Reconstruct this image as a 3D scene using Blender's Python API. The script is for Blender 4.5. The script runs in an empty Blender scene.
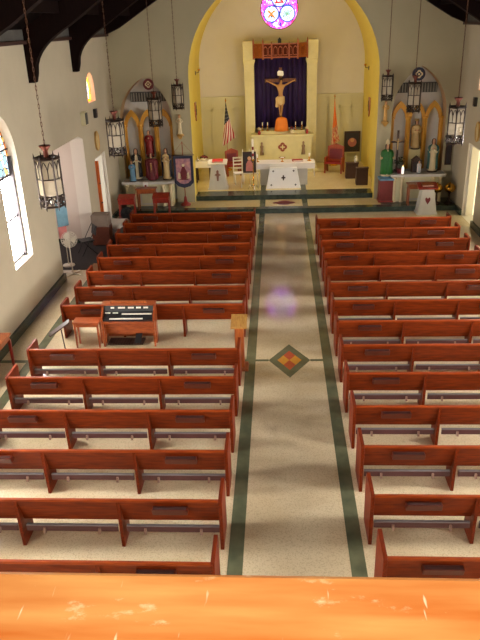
import bpy, math, random
from mathutils import Vector, Matrix
from mathutils.geometry import tessellate_polygon
random.seed(7)
PI = math.pi
SC = bpy.context.scene
COL = SC.collection

# ------------------------------------------------------------------ helpers
def lin(c):
    return c / 12.92 if c <= 0.04045 else ((c + 0.055) / 1.055) ** 2.4
def rgb(r, g, b):
    return (lin(r / 255), lin(g / 255), lin(b / 255), 1.0)

class MB:
    """collects shapes, then becomes ONE mesh object"""
    def __init__(self):
        self.v = []; self.f = []; self.m = []; self.s = []; self.uv = {}
        self.M = Matrix.Identity(4)
    def add(self, vs, fs, mi=0, smooth=False, M=None):
        b = len(self.v); T = self.M if M is None else self.M @ M
        for p in vs: self.v.append(tuple(T @ Vector(p)))
        for f in fs:
            self.f.append(tuple(b + i for i in f)); self.m.append(mi); self.s.append(smooth)
        return b
    def box(self, a, b, mi=0, M=None):
        x0, y0, z0 = a; x1, y1, z1 = b
        vs = [(x0,y0,z0),(x1,y0,z0),(x1,y1,z0),(x0,y1,z0),(x0,y0,z1),(x1,y0,z1),(x1,y1,z1),(x0,y1,z1)]
        fs = [(0,3,2,1),(4,5,6,7),(0,1,5,4),(1,2,6,5),(2,3,7,6),(3,0,4,7)]
        self.add(vs, fs, mi, False, M); return self
    def cbox(self, c, s, rot=(0,0,0), mi=0):
        from mathutils import Euler
        M = Matrix.Translation(c) @ Euler(rot).to_matrix().to_4x4()
        h = [q / 2 for q in s]
        return self.box((-h[0],-h[1],-h[2]), (h[0],h[1],h[2]), mi, M)
    def taper(self, z0, z1, a, b, mi=0, cx=0, cy=0):
        """frustum: a=(hx,hy) at z0, b=(hx,hy) at z1"""
        vs = [(cx-a[0],cy-a[1],z0),(cx+a[0],cy-a[1],z0),(cx+a[0],cy+a[1],z0),(cx-a[0],cy+a[1],z0),
              (cx-b[0],cy-b[1],z1),(cx+b[0],cy-b[1],z1),(cx+b[0],cy+b[1],z1),(cx-b[0],cy+b[1],z1)]
        fs = [(0,3,2,1),(4,5,6,7),(0,1,5,4),(1,2,6,5),(2,3,7,6),(3,0,4,7)]
        self.add(vs, fs, mi); return self
    def tube(self, path, r, seg=10, mi=0, smooth=True, closed=False):
        P = [Vector(p) for p in path]; n = len(P)
        R = r if isinstance(r, (list, tuple)) else [r] * n
        vs = []; fs = []; prev = None
        for i, p in enumerate(P):
            if closed: t = P[(i+1) % n] - P[i-1]
            else: t = P[min(i+1, n-1)] - P[max(i-1, 0)]
            t.normalize()
            if prev is None:
                a = Vector((0,0,1)) if abs(t.z) < .9 else Vector((1,0,0))
                u = t.cross(a).normalized()
            else:
                u = (prev - t * prev.dot(t)).normalized()
            prev = u; w = t.cross(u)
            for k in range(seg):
                a = 2*PI*k/seg
                vs.append(tuple(p + (u*math.cos(a) + w*math.sin(a)) * R[i]))
        for i in range(n if closed else n-1):
            j = (i+1) % n
            for k in range(seg):
                l = (k+1) % seg
                fs.append((i*seg+k, i*seg+l, j*seg+l, j*seg+k))
        if not closed:
            fs.append(tuple(range(seg-1, -1, -1))); fs.append(tuple((n-1)*seg+k for k in range(seg)))
        self.add(vs, fs, mi, smooth); return self
    def lathe(self, prof, seg=24, c=(0,0,0), sx=1, sy=1, mi=0, smooth=True, a0=0, a1=2*PI, fold=None, mfun=None):
        full = abs(a1 - a0 - 2*PI) < 1e-6; n = seg if full else seg + 1
        vs = []; b = None
        for (r, z) in prof:
            for k in range(n):
                a = a0 + (a1-a0)*k/seg
                q = r * (fold(a, z) if fold else 1)
                vs.append((c[0] + q*sx*math.cos(a), c[1] + q*sy*math.sin(a), c[2] + z))
        groups = {}
        for i in range(len(prof)-1):
            for k in range(seg):
                l = (k+1) % n
                mm = mfun((prof[i][1]+prof[i+1][1])/2) if mfun else mi
                groups.setdefault(mm, []).append((i*n+k, i*n+l, (i+1)*n+l, (i+1)*n+k))
        b = len(self.v)
        for p in vs: self.v.append(tuple(self.M @ Vector(p)))
        for mm, fs in groups.items():
            for f in fs: self.f.append(tuple(b+i for i in f)); self.m.append(mm); self.s.append(smooth)
        if full:
            for ring, flip in ((0, True), (len(prof)-1, False)):
                if prof[ring][0] > 1e-5:
                    idx = [b + ring*n + k for k in range(n)]
                    self.f.append(tuple(reversed(idx)) if flip else tuple(idx))
                    self.m.append(mfun(prof[ring][1]) if mfun else mi); self.s.append(False)
        return self
    def ball(self, c, r, seg=14, rings=8, mi=0):
        rx, ry, rz = r if isinstance(r, (list, tuple)) else (r, r, r)
        prof = [(max(1e-4, math.sin(PI*i/rings)), -math.cos(PI*i/rings)*rz) for i in range(rings+1)]
        return self.lathe(prof, seg, c, rx, ry, mi)
    def torus(self, c, R, r, axis='Z', seg=28, ts=8, mi=0, sx=1, sy=1):
        pts = []
        for k in range(seg):
            a = 2*PI*k/seg; x, y = R*sx*math.cos(a), R*sy*math.sin(a)
            pts.append({'Z': (c[0]+x, c[1]+y, c[2]), 'Y': (c[0]+x, c[1], c[2]+y), 'X': (c[0], c[1]+x, c[2]+y)}[axis])
        return self.tube(pts, r, ts, mi, True, True)
    def slab(self, outer, d0, d1, holes=(), plane='XZ', mi=0, side_mi=None):
        """flat polygon with holes, extruded between d0 and d1 along the missing axis"""
        side_mi = mi if side_mi is None else side_mi
        loops = [list(outer)] + [list(h) for h in holes]
        pts = [p for l in loops for p in l]
        tris = tessellate_polygon([[Vector((p[0], p[1], 0)) for p in l] for l in loops])
        def mk(p, d):
            return {'XZ': (p[0], d, p[1]), 'YZ': (d, p[0], p[1]), 'XY': (p[0], p[1], d)}[plane]
        n = len(pts)
        vs = [mk(p, d0) for p in pts] + [mk(p, d1) for p in pts]
        fs = []
        for t in tris: fs.append(tuple(t)); fs.append(tuple(n+i for i in reversed(t)))
        self.add(vs, fs, mi)
        sf = []; o = 0
        for l in loops:
            k = len(l)
            for i in range(k):
                j = (i+1) % k; sf.append((o+i, o+j, n+o+j, n+o+i))
            o += k
        self.add(vs, sf, side_mi); return self
    def build(self, name, mats, parent=None, bevel=0, loc=None, recalc=True, subsurf=0):
        me = bpy.data.meshes.new(name)
        me.from_pydata(self.v, [], self.f)
        if not isinstance(mats, (list, tuple)): mats = [mats]
        for m in mats: me.materials.append(m)
        for i, p in enumerate(me.polygons):
            p.material_index = min(self.m[i], len(mats)-1); p.use_smooth = self.s[i]
        if recalc:
            import bmesh
            bm = bmesh.new(); bm.from_mesh(me)
            bmesh.ops.remove_doubles(bm, verts=bm.verts, dist=1e-5)
            bmesh.ops.recalc_face_normals(bm, faces=bm.faces); bm.to_mesh(me); bm.free()
        me.update()
        o = bpy.data.objects.new(name, me); COL.objects.link(o)
        if parent: o.parent = parent
        if loc: o.location = loc
        if bevel:
            b = o.modifiers.new('bevel', 'BEVEL'); b.width = bevel; b.segments = 2; b.limit_method = 'ANGLE'
        if subsurf:
            s = o.modifiers.new('sub', 'SUBSURF'); s.levels = subsurf; s.render_levels = subsurf
        return o

def tag(o, label, cat, group=None):
    o['label'] = label; o['category'] = cat
    if group: o['group'] = group
    return o
def thing(name, label, cat, loc=(0,0,0), rz=0, group=None):
    o = bpy.data.objects.new(name, None); COL.objects.link(o)
    o.empty_display_size = .1; o.location = loc; o.rotation_euler = (0,0,rz)
    return tag(o, label, cat, group)
def struct(o):
    o['kind'] = 'structure'; return o
def dup(root, loc=None, rz=None, label=None, group=None):
    r = root.copy(); COL.objects.link(r)
    if loc is not None: r.location = loc
    if rz is not None: r.rotation_euler = (0,0,rz)
    if label: r['label'] = label
    if group: r['group'] = group
    for ch in list(root.children):
        c = ch.copy(); COL.objects.link(c); c.parent = r
        for g in list(ch.children):
            d = g.copy(); COL.objects.link(d); d.parent = c
    return r
def pointed(cx, a, z0, zs, h, n=10):
    """pointed arch outline: half width a, springing zs, rise h"""
    R = (a*a + h*h) / (2*a); pts = [(cx-a, z0), (cx+a, z0), (cx+a, zs)]
    t = math.asin(min(1, h/R))
    for i in range(1, n+1):
        w = t*i/n; pts.append((cx + a - R + R*math.cos(w), zs + R*math.sin(w)))
    for i in range(n-1, -1, -1):
        w = t*i/n; pts.append((cx - a + R - R*math.cos(w), zs + R*math.sin(w)))
    return pts
def circle(cx, cz, r, n=36, ph=0):
    return [(cx + r*math.cos(2*PI*k/n+ph), cz + r*math.sin(2*PI*k/n+ph)) for k in range(n)]
def quatrefoil(cx, cz, r, n=48):
    return [(cx + r*(.72+.28*abs(math.cos(2*t)))*math.cos(t), cz + r*(.72+.28*abs(math.cos(2*t)))*math.sin(t))
            for t in [2*PI*k/n for k in range(n)]]
def cross_poly(cx, cz, w, h, t):
    a, b, q = w/2, h/2, t/2
    return [(cx-q,cz-b),(cx+q,cz-b),(cx+q,cz-q),(cx+a,cz-q),(cx+a,cz+q),(cx+q,cz+q),(cx+q,cz+b),(cx-q,cz+b),(cx-q,cz+q),(cx-a,cz+q),(cx-a,cz-q),(cx-q,cz-q)]

# ------------------------------------------------------------------ materials
def mat(name, col, rough=.5, metal=0, var=0, scale=8, stretch=(1,1,1), col2=None, bump=0, coat=0, spec=.5, emis=None, estr=0, trans=0, objrand=0):
    m = bpy.data.materials.new(name); m.use_nodes = True
    nt = m.node_tree; N = nt.nodes; L = nt.links
    b = N['Principled BSDF']
    b.inputs['Base Color'].default_value = col
    b.inputs['Roughness'].default_value = rough; b.inputs['Metallic'].default_value = metal
    b.inputs['Coat Weight'].default_value = coat; b.inputs['Coat Roughness'].default_value = .15
    b.inputs['Specular IOR Level'].default_value = spec
    if emis:
        b.inputs['Emission Color'].default_value = emis; b.inputs['Emission Strength'].default_value = estr
    tc = N.new('ShaderNodeTexCoord'); mp = N.new('ShaderNodeMapping')
    mp.inputs['Scale'].default_value = stretch
    L.new(tc.outputs['Object'], mp.inputs['Vector'])
    no = N.new('ShaderNodeTexNoise'); no.inputs['Scale'].default_value = scale
    no.inputs['Detail'].default_value = 5
    L.new(mp.outputs['Vector'], no.inputs['Vector'])
    if col2 is None:
        k = 1 - var; col2 = (col[0]*k, col[1]*k, col[2]*k, 1)
    rp = N.new('ShaderNodeValToRGB')
    rp.color_ramp.elements[0].position = .3; rp.color_ramp.elements[0].color = col2
    rp.color_ramp.elements[1].position = .7; rp.color_ramp.elements[1].color = col
    L.new(no.outputs['Fac'], rp.inputs['Fac'])
    out = rp.outputs['Color']
    if objrand:
        oi = N.new('ShaderNodeObjectInfo'); hs = N.new('ShaderNodeHueSaturation')
        mr = N.new('ShaderNodeMapRange'); mr.inputs['To Min'].default_value = 1-objrand; mr.inputs['To Max'].default_value = 1+objrand
        L.new(oi.outputs['Random'], mr.inputs['Value']); L.new(mr.outputs['Result'], hs.inputs['Value'])
        L.new(out, hs.inputs['Color']); out = hs.outputs['Color']
    L.new(out, b.inputs['Base Color'])
    if bump:
        bp = N.new('ShaderNodeBump'); bp.inputs['Strength'].default_value = bump; bp.inputs['Distance'].default_value = .02
        L.new(no.outputs['Fac'], bp.inputs['Height']); L.new(bp.outputs['Normal'], b.inputs['Normal'])
    return m

def terrazzo(name, c1, c2, c3, rough=.2):
    m = bpy.data.materials.new(name); m.use_nodes = True
    N = m.node_tree.nodes; L = m.node_tree.links; b = N['Principled BSDF']
    tc = N.new('ShaderNodeTexCoord')
    vo = N.new('ShaderNodeTexVoronoi'); vo.inputs['Scale'].default_value = 75
    no = N.new('ShaderNodeTexNoise'); no.inputs['Scale'].default_value = 1.1; no.inputs['Detail'].default_value = 6
    n2 = N.new('ShaderNodeTexNoise'); n2.inputs['Scale'].default_value = 60
    for t in (vo, no, n2): L.new(tc.outputs['Object'], t.inputs['Vector'])
    r1 = N.new('ShaderNodeValToRGB'); r1.color_ramp.elements[0].color = c1; r1.color_ramp.elements[1].color = c2
    r1.color_ramp.elements[0].position = .35; r1.color_ramp.elements[1].position = .65
    L.new(no.outputs['Fac'], r1.inputs['Fac'])
    sp = N.new('ShaderNodeSeparateColor'); L.new(vo.outputs['Color'], sp.inputs['Color'])
    r2 = N.new('ShaderNodeValToRGB'); r2.color_ramp.elements[0].position = .62; r2.color_ramp.elements[1].position = .9
    r2.color_ramp.elements[0].color = (0,0,0,1); r2.color_ramp.elements[1].color = (.4,.4,.4,1)
    L.new(sp.outputs[0], r2.inputs['Fac'])
    mx = N.new('ShaderNodeMix'); mx.data_type = 'RGBA'
    L.new(r2.outputs['Color'], mx.inputs[0]); L.new(r1.outputs['Color'], mx.inputs[6]); mx.inputs[7].default_value = c3
    L.new(mx.outputs[2], b.inputs['Base Color'])
    b.inputs['Roughness'].default_value = rough
    return m

def glass_emit(name, cols, strength, scale=7, rand=1.0):
    """stained glass lit by daylight: voronoi panes in the given colours"""
    m = bpy.data.materials.new(name); m.use_nodes = True
    N = m.node_tree.nodes; L = m.node_tree.links
    N.remove(N['Principled BSDF']); out = N['Material Output']
    tc = N.new('ShaderNodeTexCoord'); vo = N.new('ShaderNodeTexVoronoi'); vo.inputs['Scale'].default_value = scale
    vo.inputs['Randomness'].default_value = rand
    L.new(tc.outputs['Object'], vo.inputs['Vector'])
    sp = N.new('ShaderNodeSeparateColor'); L.new(vo.outputs['Color'], sp.inputs['Color'])
    rp = N.new('ShaderNodeValToRGB'); rp.color_ramp.interpolation = 'CONSTANT'
    el = rp.color_ramp.elements
    for i, c in enumerate(cols):
        p = i/len(cols)
        if i < 2: e = el[i]; e.position = p
        else: e = el.new(p)
        e.color = c
    L.new(sp.outputs[0], rp.inputs['Fac'])
    ve = N.new('ShaderNodeTexVoronoi'); ve.feature = 'DISTANCE_TO_EDGE'; ve.inputs['Scale'].default_value = scale
    ve.inputs['Randomness'].default_value = rand
    L.new(tc.outputs['Object'], ve.inputs['Vector'])
    st = N.new('ShaderNodeMath'); st.operation = 'GREATER_THAN'; st.inputs[1].default_value = .05
    L.new(ve.outputs['Distance'], st.inputs[0])
    mu = N.new('ShaderNodeMath'); mu.operation = 'MULTIPLY'; mu.inputs[1].default_value = strength
    L.new(st.outputs[0], mu.inputs[0])
    em = N.new('ShaderNodeEmission'); L.new(rp.outputs['Color'], em.inputs['Color']); L.new(mu.outputs[0], em.inputs['Strength'])
    L.new(em.outputs[0], out.inputs['Surface'])
    return m
def emit(name, col, s):
    m = bpy.data.materials.new(name); m.use_nodes = True
    N = m.node_tree.nodes; L = m.node_tree.links; N.remove(N['Principled BSDF'])
    e = N.new('ShaderNodeEmission'); e.inputs['Color'].default_value = col; e.inputs['Strength'].default_value = s
    L.new(e.outputs[0], N['Material Output'].inputs['Surface']); return m

WIN = 40.0
plaster = mat('plaster', rgb(188,176,150), .85, var=.08, scale=1.3, bump=.02)
plaster_front = mat('plaster_front', rgb(182,172,140), .85, var=.06, scale=1.2, bump=.02)
plaster_yellow = mat('plaster_yellow', rgb(222,198,84), .8, var=.06, scale=1.5)
plaster_pink = mat('plaster_pink', rgb(206,192,178), .85, var=.06, scale=1.5)
white_reveal = mat('white_reveal', rgb(216,208,194), .8, var=.03)
cream_panel = mat('cream_panel', rgb(206,198,160), .6, var=.06, scale=2)
chancel_white = mat('chancel_white', rgb(212,204,190), .8, var=.04, scale=2)
marble_cream = mat('marble_cream', rgb(224,212,156), .4, var=.12, scale=3)
marble_white = mat('marble_white', rgb(200,196,188), .35, var=.08, scale=4)
gold_arch = mat('gold_arch', rgb(226,164,56), .5, var=.2, scale=5)
niche_grey = mat('niche_grey', rgb(214,210,200), .8, var=.05)
grille_m = mat('grille_grey', rgb(74,74,70), .6, var=.3, scale=30, stretch=(4,1,.4))
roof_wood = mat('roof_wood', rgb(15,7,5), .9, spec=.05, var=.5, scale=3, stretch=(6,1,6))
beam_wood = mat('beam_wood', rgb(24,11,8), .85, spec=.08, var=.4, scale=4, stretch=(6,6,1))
trim_brown = mat('trim_brown', rgb(58,28,17), .6, var=.2)
eaves_grey = mat('eaves_grey', rgb(88,84,78), .9, var=.3, scale=3)
pew_wood = mat('pew_wood', rgb(124,47,8), .45, scale=3.0, stretch=(1.2,9,9), col2=rgb(90,28,5), coat=0, spec=.16, objrand=.10)
pew_edge = mat('pew_edge', rgb(152,66,18), .4, spec=.25, scale=4.0, stretch=(1,8,8), col2=rgb(120,44,10), coat=0)
pew_panel = mat('pew_panel', rgb(116,41,8), .45, scale=3.0, stretch=(9,1.5,9), col2=rgb(84,25,5), coat=0, spec=.16)
rack_wood = mat('rack_wood', rgb(84,25,8), .4, var=.3, scale=5)
dark_hole = mat('dark_hole', rgb(54,18,9), .8)
kneel_pad = mat('kneel_pad', rgb(114,108,110), .35, var=.15, scale=6)
kneel_front = mat('kneel_wood', rgb(82,44,42), .5, var=.2)
kneel_leg = mat('kneel_leg', rgb(150,120,104), .4, metal=.3)
rail_wood = mat('rail_wood', rgb(226,160,92), .35, scale=2.0, stretch=(1.2,9,9), col2=rgb(198,108,46), coat=.2)
oak = mat('oak', rgb(166,88,40), .35, scale=4, stretch=(7,7,1.2), col2=rgb(126,58,22), coat=.15)
organ_wood = mat('organ_wood', rgb(168,84,38), .3, scale=4, stretch=(1.5,7,7), col2=rgb(126,52,22), coat=.1)
pale_oak = mat('pale_oak', rgb(184,138,72), .45, scale=5, stretch=(7,1,7), col2=rgb(156,108,50))
red_wood = mat('red_wood', rgb(150,38,22), .35, scale=4, stretch=(5,5,1), col2=rgb(116,26,14), coat=.15)
dark_wood = mat('dark_wood', rgb(62,34,22), .5, var=.3, scale=4, stretch=(6,6,1))
black_metal = mat('black_iron', rgb(48,34,26), .45, metal=.5, var=.2)
chain_metal = mat('chain_bronze', rgb(96,60,36), .45, metal=.6, var=.2)
crown_metal = mat('crown_bronze', rgb(104,48,32), .4, metal=.5, var=.2)
brass = mat('brass', rgb(214,160,64), .22, metal=1, var=.1)
silver = mat('silver', rgb(206,200,190), .2, metal=1, var=.05)
black_plastic = mat('black_plastic', rgb(22,22,24), .45)
white_plastic = mat('white_plastic', rgb(214,206,188), .4)
ivory = mat('ivory', rgb(240,234,218), .3)
cloth_white = mat('cloth_white', rgb(232,226,222), .8, var=.04, scale=5)
bright_cloth = mat('bright_linen', rgb(246,243,240), .7, var=.02)
purple_cloth = mat('purple_cloth', rgb(44,16,80), .75, var=.5, scale=3, stretch=(4,4,.5))
orange_cloth = mat('orange_cloth', rgb(232,128,34), .7, var=.15, scale=4)
skin_m = mat('painted_skin', rgb(222,168,128), .55, var=.08)
corpus_m = mat('corpus_ivory', rgb(182,132,72), .5, var=.1)
hair_m = mat('painted_hair', rgb(58,34,22), .6, var=.2)
red_paint = mat('painted_red', rgb(146,26,24), .5, var=.15)
maroon = mat('painted_maroon', rgb(110,26,36), .5, var=.2)
blue_paint = mat('painted_blue', rgb(98,142,172), .55, var=.15)
navy = mat('painted_navy', rgb(38,42,66), .6, var=.2)
cream_paint = mat('painted_cream', rgb(222,204,162), .55, var=.1)
tan_paint = mat('painted_tan', rgb(206,176,120), .55, var=.12)
green_paint = mat('painted_green', rgb(28,104,36), .5, var=.25)
teal_paint = mat('painted_teal', rgb(60,108,104), .55, var=.2)
gold_paint = mat('painted_gold', rgb(206,162,86), .4, metal=.3, var=.15)
black_paint = mat('painted_black', rgb(34,30,32), .6)
leaf_m = mat('dark_leaf', rgb(40,62,34), .6, var=.4, scale=12)
pink_cloth = mat('pink_cloth', rgb(214,132,128), .8, var=.15)
aqua_cloth = mat('aqua_cloth', rgb(130,176,196), .8, var=.2)
pane_frost = mat('lantern_pane', rgb(206,192,164), .5, var=.06)
pane_frost.node_tree.nodes['Principled BSDF'].inputs['Alpha'].default_value = .5
dark_floor_m = mat('dark_floor', rgb(46,40,40), .95, var=.3, scale=10)  # dark tone for the floor of the left corner and alcove
card_m = mat('cardboard', rgb(150,112,76), .9, var=.1)
picture_dark = mat('picture_dark', rgb(52,44,48), .6, var=.3, scale=6)
rose_pink = mat('picture_pink', rgb(196,120,116), .6, var=.2)
gold_book = mat('red_book', rgb(168,34,30), .5)
green_marble = mat('green_marble', rgb(106,108,82), .16, scale=3, col2=rgb(80,84,64))
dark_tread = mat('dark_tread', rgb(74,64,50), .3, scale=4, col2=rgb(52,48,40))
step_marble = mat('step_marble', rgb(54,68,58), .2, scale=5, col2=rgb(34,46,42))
inlay_orange = mat('inlay_orange', rgb(222,150,48), .2, var=.15, scale=20)
inlay_red = mat('inlay_red', rgb(196,82,48), .2, var=.15, scale=20)
floor_m = terrazzo('terrazzo', rgb(204,184,148), rgb(217,200,166), rgb(160,138,110), .09)
chancel_floor_m = terrazzo('terrazzo_chancel', rgb(210,190,140), rgb(220,202,154), rgb(160,138,96), .22)
lead = mat('lead_came', rgb(44,36,40), .5, metal=.3)
pane_clear = emit('pane_daylight', (1.0, .96, .92, 1), WIN*1.05)
pane_clear_right = emit('pane_daylight_right', (1.0, .95, .90, 1), WIN*1.15)
rear_fill = emit('rear_fill_glow', (1.0, .93, .82, 1), WIN*.12)  # glow of the window added behind the camera
pane_door = emit('door_daylight', (1.0, .95, .86, 1), 1.3)
pane_door_r = emit('door_daylight_warm', (1.0, .86, .5, 1), 1.6)
stained = glass_emit('stained_glass', [rgb(255,250,240), rgb(190,220,235), rgb(250,232,190), rgb(235,190,120), rgb(150,190,200), rgb(255,255,255)], 2.0, 7)
stained_border = glass_emit('stained_border', [rgb(220,120,30), rgb(240,170,50), rgb(190,70,20), rgb(250,200,90)], 1.3, 9)
lancet_glass = glass_emit('lancet_glass', [rgb(255,245,225), rgb(225,235,255), rgb(200,220,255), rgb(255,225,160)], 2.6, 12)
lancet_border = glass_emit('lancet_border', [rgb(255,140,30), rgb(250,120,20), rgb(255,160,50)], 5.0, 9)
rose_field = glass_emit('rose_field', [rgb(215,90,255), rgb(160,60,255), rgb(240,150,255), rgb(220,50,220), rgb(240,180,255), rgb(110,80,255)], 4.5, 10)
rose_rim = glass_emit('rose_rim', [rgb(255,90,190), rgb(240,60,120), rgb(220,80,240), rgb(255,140,220)], 3.0, 9)
rose_white = glass_emit('rose_white', [rgb(240,246,255), rgb(200,225,255), rgb(255,250,255), rgb(225,235,210)], 2.0, 12)
rose_blue = emit('rose_blue', rgb(90,120,235), 1.2)
rose_orange = emit('rose_orange', rgb(255,140,50), 1.2)
rose_red = emit('rose_red', rgb(240,60,60), 1.1)
rose_green = emit('rose_green', rgb(140,190,150), 1.2)

# scuffed varnish on the rail top
def rail_material():
    m = rail_wood; N = m.node_tree.nodes; L = m.node_tree.links; b = N['Principled BSDF']
    old = b.inputs['Base Color'].links[0].from_socket
    tc = N.new('ShaderNodeTexCoord'); mp = N.new('ShaderNodeMapping'); mp.inputs['Scale'].default_value = (5, 9, 9)
    L.new(tc.outputs['Object'], mp.inputs['Vector'])
    n1 = N.new('ShaderNodeTexNoise'); n1.inputs['Scale'].default_value = 1.6; n1.inputs['Detail'].default_value = 9; n1.inputs['Roughness'].default_value = .7
    L.new(mp.outputs['Vector'], n1.inputs['Vector'])
    r = N.new('ShaderNodeValToRGB'); r.color_ramp.elements[0].position = .60; r.color_ramp.elements[1].position = .68
    r.color_ramp.elements[1].color = (.75,.75,.75,1)
    L.new(n1.outputs['Fac'], r.inputs['Fac'])
    mx = N.new('ShaderNodeMix'); mx.data_type = 'RGBA'
    L.new(r.outputs['Color'], mx.inputs[0]); L.new(old, mx.inputs[6]); mx.inputs[7].default_value = rgb(240,206,160)
    # fine scratches
    mp2 = N.new('ShaderNodeMapping'); mp2.inputs['Scale'].default_value = (60, 7, 7); mp2.inputs['Rotation'].default_value = (0,0,.5)
    L.new(tc.outputs['Object'], mp2.inputs['Vector'])
    n2 = N.new('ShaderNodeTexNoise'); n2.inputs['Scale'].default_value = 1.2; n2.inputs['Detail'].default_value = 3
    L.new(mp2.outputs['Vector'], n2.inputs['Vector'])
    r2 = N.new('ShaderNodeValToRGB'); r2.color_ramp.elements[0].position = .70; r2.color_ramp.elements[1].position = .74
    r2.color_ramp.elements[1].color = (.7,.7,.7,1)
    L.new(n2.outputs['Fac'], r2.inputs['Fac'])
    mx2 = N.new('ShaderNodeMix'); mx2.data_type = 'RGBA'
    L.new(r2.outputs['Color'], mx2.inputs[0]); L.new(mx.outputs[2], mx2.inputs[6]); mx2.inputs[7].default_value = rgb(250,226,190)
    L.new(mx2.outputs[2], b.inputs['Base Color'])
rail_material()

# ------------------------------------------------------------------ the shell of the church
XL, XR, YF, YB = -6.0, 6.4, 25.2, 31.8        # side walls, chancel-arch wall, chancel back wall
CX = .2
WT = 6.15                                      # wall top
def roof_z(x): return 6.42 + .6 * ((x - XL) if x < CX else (XR - x))
PEAK = roof_z(CX)

m = MB(); m.box((XL-.5, -4.4, -.3), (XR+.5, YF-.9, 0)); struct(m.build('floor', floor_m))
m = MB(); m.box((-8.6, 17.2, -.3), (XL-.5, 21.2, 0)); struct(m.build('floor_alcove', dark_floor_m))
# altar step and sanctuary floor
m = MB(); m.box((XL, 24.0, -.3), (XR, YF+.6, .17)); struct(m.build('floor_altar_step', chancel_floor_m))
m = MB(); m.box((-3.5, 25.4, .1), (3.84, YB, .34)); struct(m.build('floor_sanctuary', chancel_floor_m))
n_tr = [0]
def trim(mb, mats, **k):
    n_tr[0] += 1
    return struct(mb.build('trim_%d' % n_tr[0], mats, **k))
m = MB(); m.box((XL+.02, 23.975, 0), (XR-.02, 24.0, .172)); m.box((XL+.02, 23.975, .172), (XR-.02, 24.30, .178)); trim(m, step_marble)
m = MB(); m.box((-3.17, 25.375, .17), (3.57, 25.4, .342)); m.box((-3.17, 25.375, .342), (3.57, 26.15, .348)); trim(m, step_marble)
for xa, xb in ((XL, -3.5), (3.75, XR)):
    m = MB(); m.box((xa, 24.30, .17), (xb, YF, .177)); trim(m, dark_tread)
# green border strips of the aisle, carried over the step into the sanctuary
for xa, xb in ((-.70, -.50), (.89, 1.09)):
    m = MB(); m.box((xa, -3, 0), (xb, 23.97, .004)); m.box((xa, 24.30, .17), (xb, 25.37, .174)); m.box((xa, 26.15, .34), (xb, 28.3, .344)); trim(m, green_marble)
for xa, xb in ((-5.36, -5.16), (5.56, 5.76)):
    m = MB(); m.box((xa, -3, 0), (xb, 17.4, .004)); trim(m, green_marble)
m = MB(); m.box((XL, 12.3, 0), (-5.36, 12.42, .004)); m.box((-5.16, 12.3, 0), (-.69, 12.42, .004)); m.box((-.51, 12.33, 0), (-.23, 12.41, .004)); m.box((.63, 12.33, 0), (.9, 12.41, .004)); trim(m, green_marble)
dc = (.2, 12.37); dr = (.43, .74)
def dia(f): return [(dc[0], dc[1]-dr[1]*f), (dc[0]+dr[0]*f, dc[1]), (dc[0], dc[1]+dr[1]*f), (dc[0]-dr[0]*f, dc[1])]
m = MB(); m.slab(dia(1), 0, .005, [dia(.58)], 'XY'); trim(m, green_marble)
q = .29
for k, (sx, sy) in enumerate(((0,-1),(1,0),(0,1),(-1,0))):
    cx, cy = dc[0] + sx*dr[0]*q, dc[1] + sy*dr[1]*q
    m = MB(); m.slab([(cx, cy-dr[1]*q), (cx+dr[0]*q, cy), (cx, cy+dr[1]*q), (cx-dr[0]*q, cy)], 0, .005, (), 'XY')
    trim(m, inlay_red if k % 2 == 0 else inlay_orange)
m = MB(); m.slab([(CX + .42*math.cos(t)*(.75+.25*abs(math.cos(2*t))), 24.85 + .32*math.sin(t)*(.75+.25*abs(math.cos(2*t)))) for t in [2*PI*k/40 for k in range(40)]], .17, .175, (), 'XY'); trim(m, maroon)

# side walls with window, lancet, door and alcove openings
win_y = (3.3, 7.1, 10.9, 14.72)
win_right = win_y + (18.5,)
def side_wall(name, X, out, alcove):
    holes = [pointed(y, .58, 1.42, 3.75, 1.0) for y in (win_y if alcove else win_right)] + [pointed(22.4, .46, 4.22, 4.62, .5)]
    door = [(21.7, 0.001), (23.3, 0.001), (23.3, 2.5), (21.7, 2.5)]
    outline = [(-4.2, -.2), (YF+.6, -.2), (YF+.6, 7.2), (-4.2, 7.2)]
    holes.append([(21.9, .002), (23.3, .002), (23.3, 2.5), (21.9, 2.5)])
    if alcove: holes.append([(17.3, .002), (20.8, .002), (20.8, 3.3), (20.3, 3.45), (17.8, 3.45), (17.3, 3.3)])
    m = MB(); m.slab(outline, X, X + out*.42, holes, 'YZ', 0, 1)
    return struct(m.build(name, [plaster, white_reveal]))
side_wall('wall_left', XL, -1, True); side_wall('wall_right', XR, 1, False)
# alcove
m = MB(); m.box((-8.4, 20.8, 0), (XL-.42, 21.1, 3.6)); m.box((-8.5, 17.0, 0), (-8.2, 20.8, 3.6)); m.box((-8.4, 17.0, 0), (XL-.42, 17.3, 3.6)); m.box((-8.4, 17.3, 3.46), (XL-.42, 20.8, 3.7))
struct(m.build('wall_alcove', plaster_pink))
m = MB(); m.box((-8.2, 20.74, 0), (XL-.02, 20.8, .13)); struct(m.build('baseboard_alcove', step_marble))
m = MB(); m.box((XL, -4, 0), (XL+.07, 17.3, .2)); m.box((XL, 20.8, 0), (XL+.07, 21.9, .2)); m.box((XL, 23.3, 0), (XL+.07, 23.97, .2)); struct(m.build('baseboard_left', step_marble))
m = MB(); m.box((XR-.07, -4, 0), (XR, 21.9, .2)); m.box((XR-.07, 23.3, 0), (XR, 23.97, .2)); struct(m.build('baseboard_right', step_marble))

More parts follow.
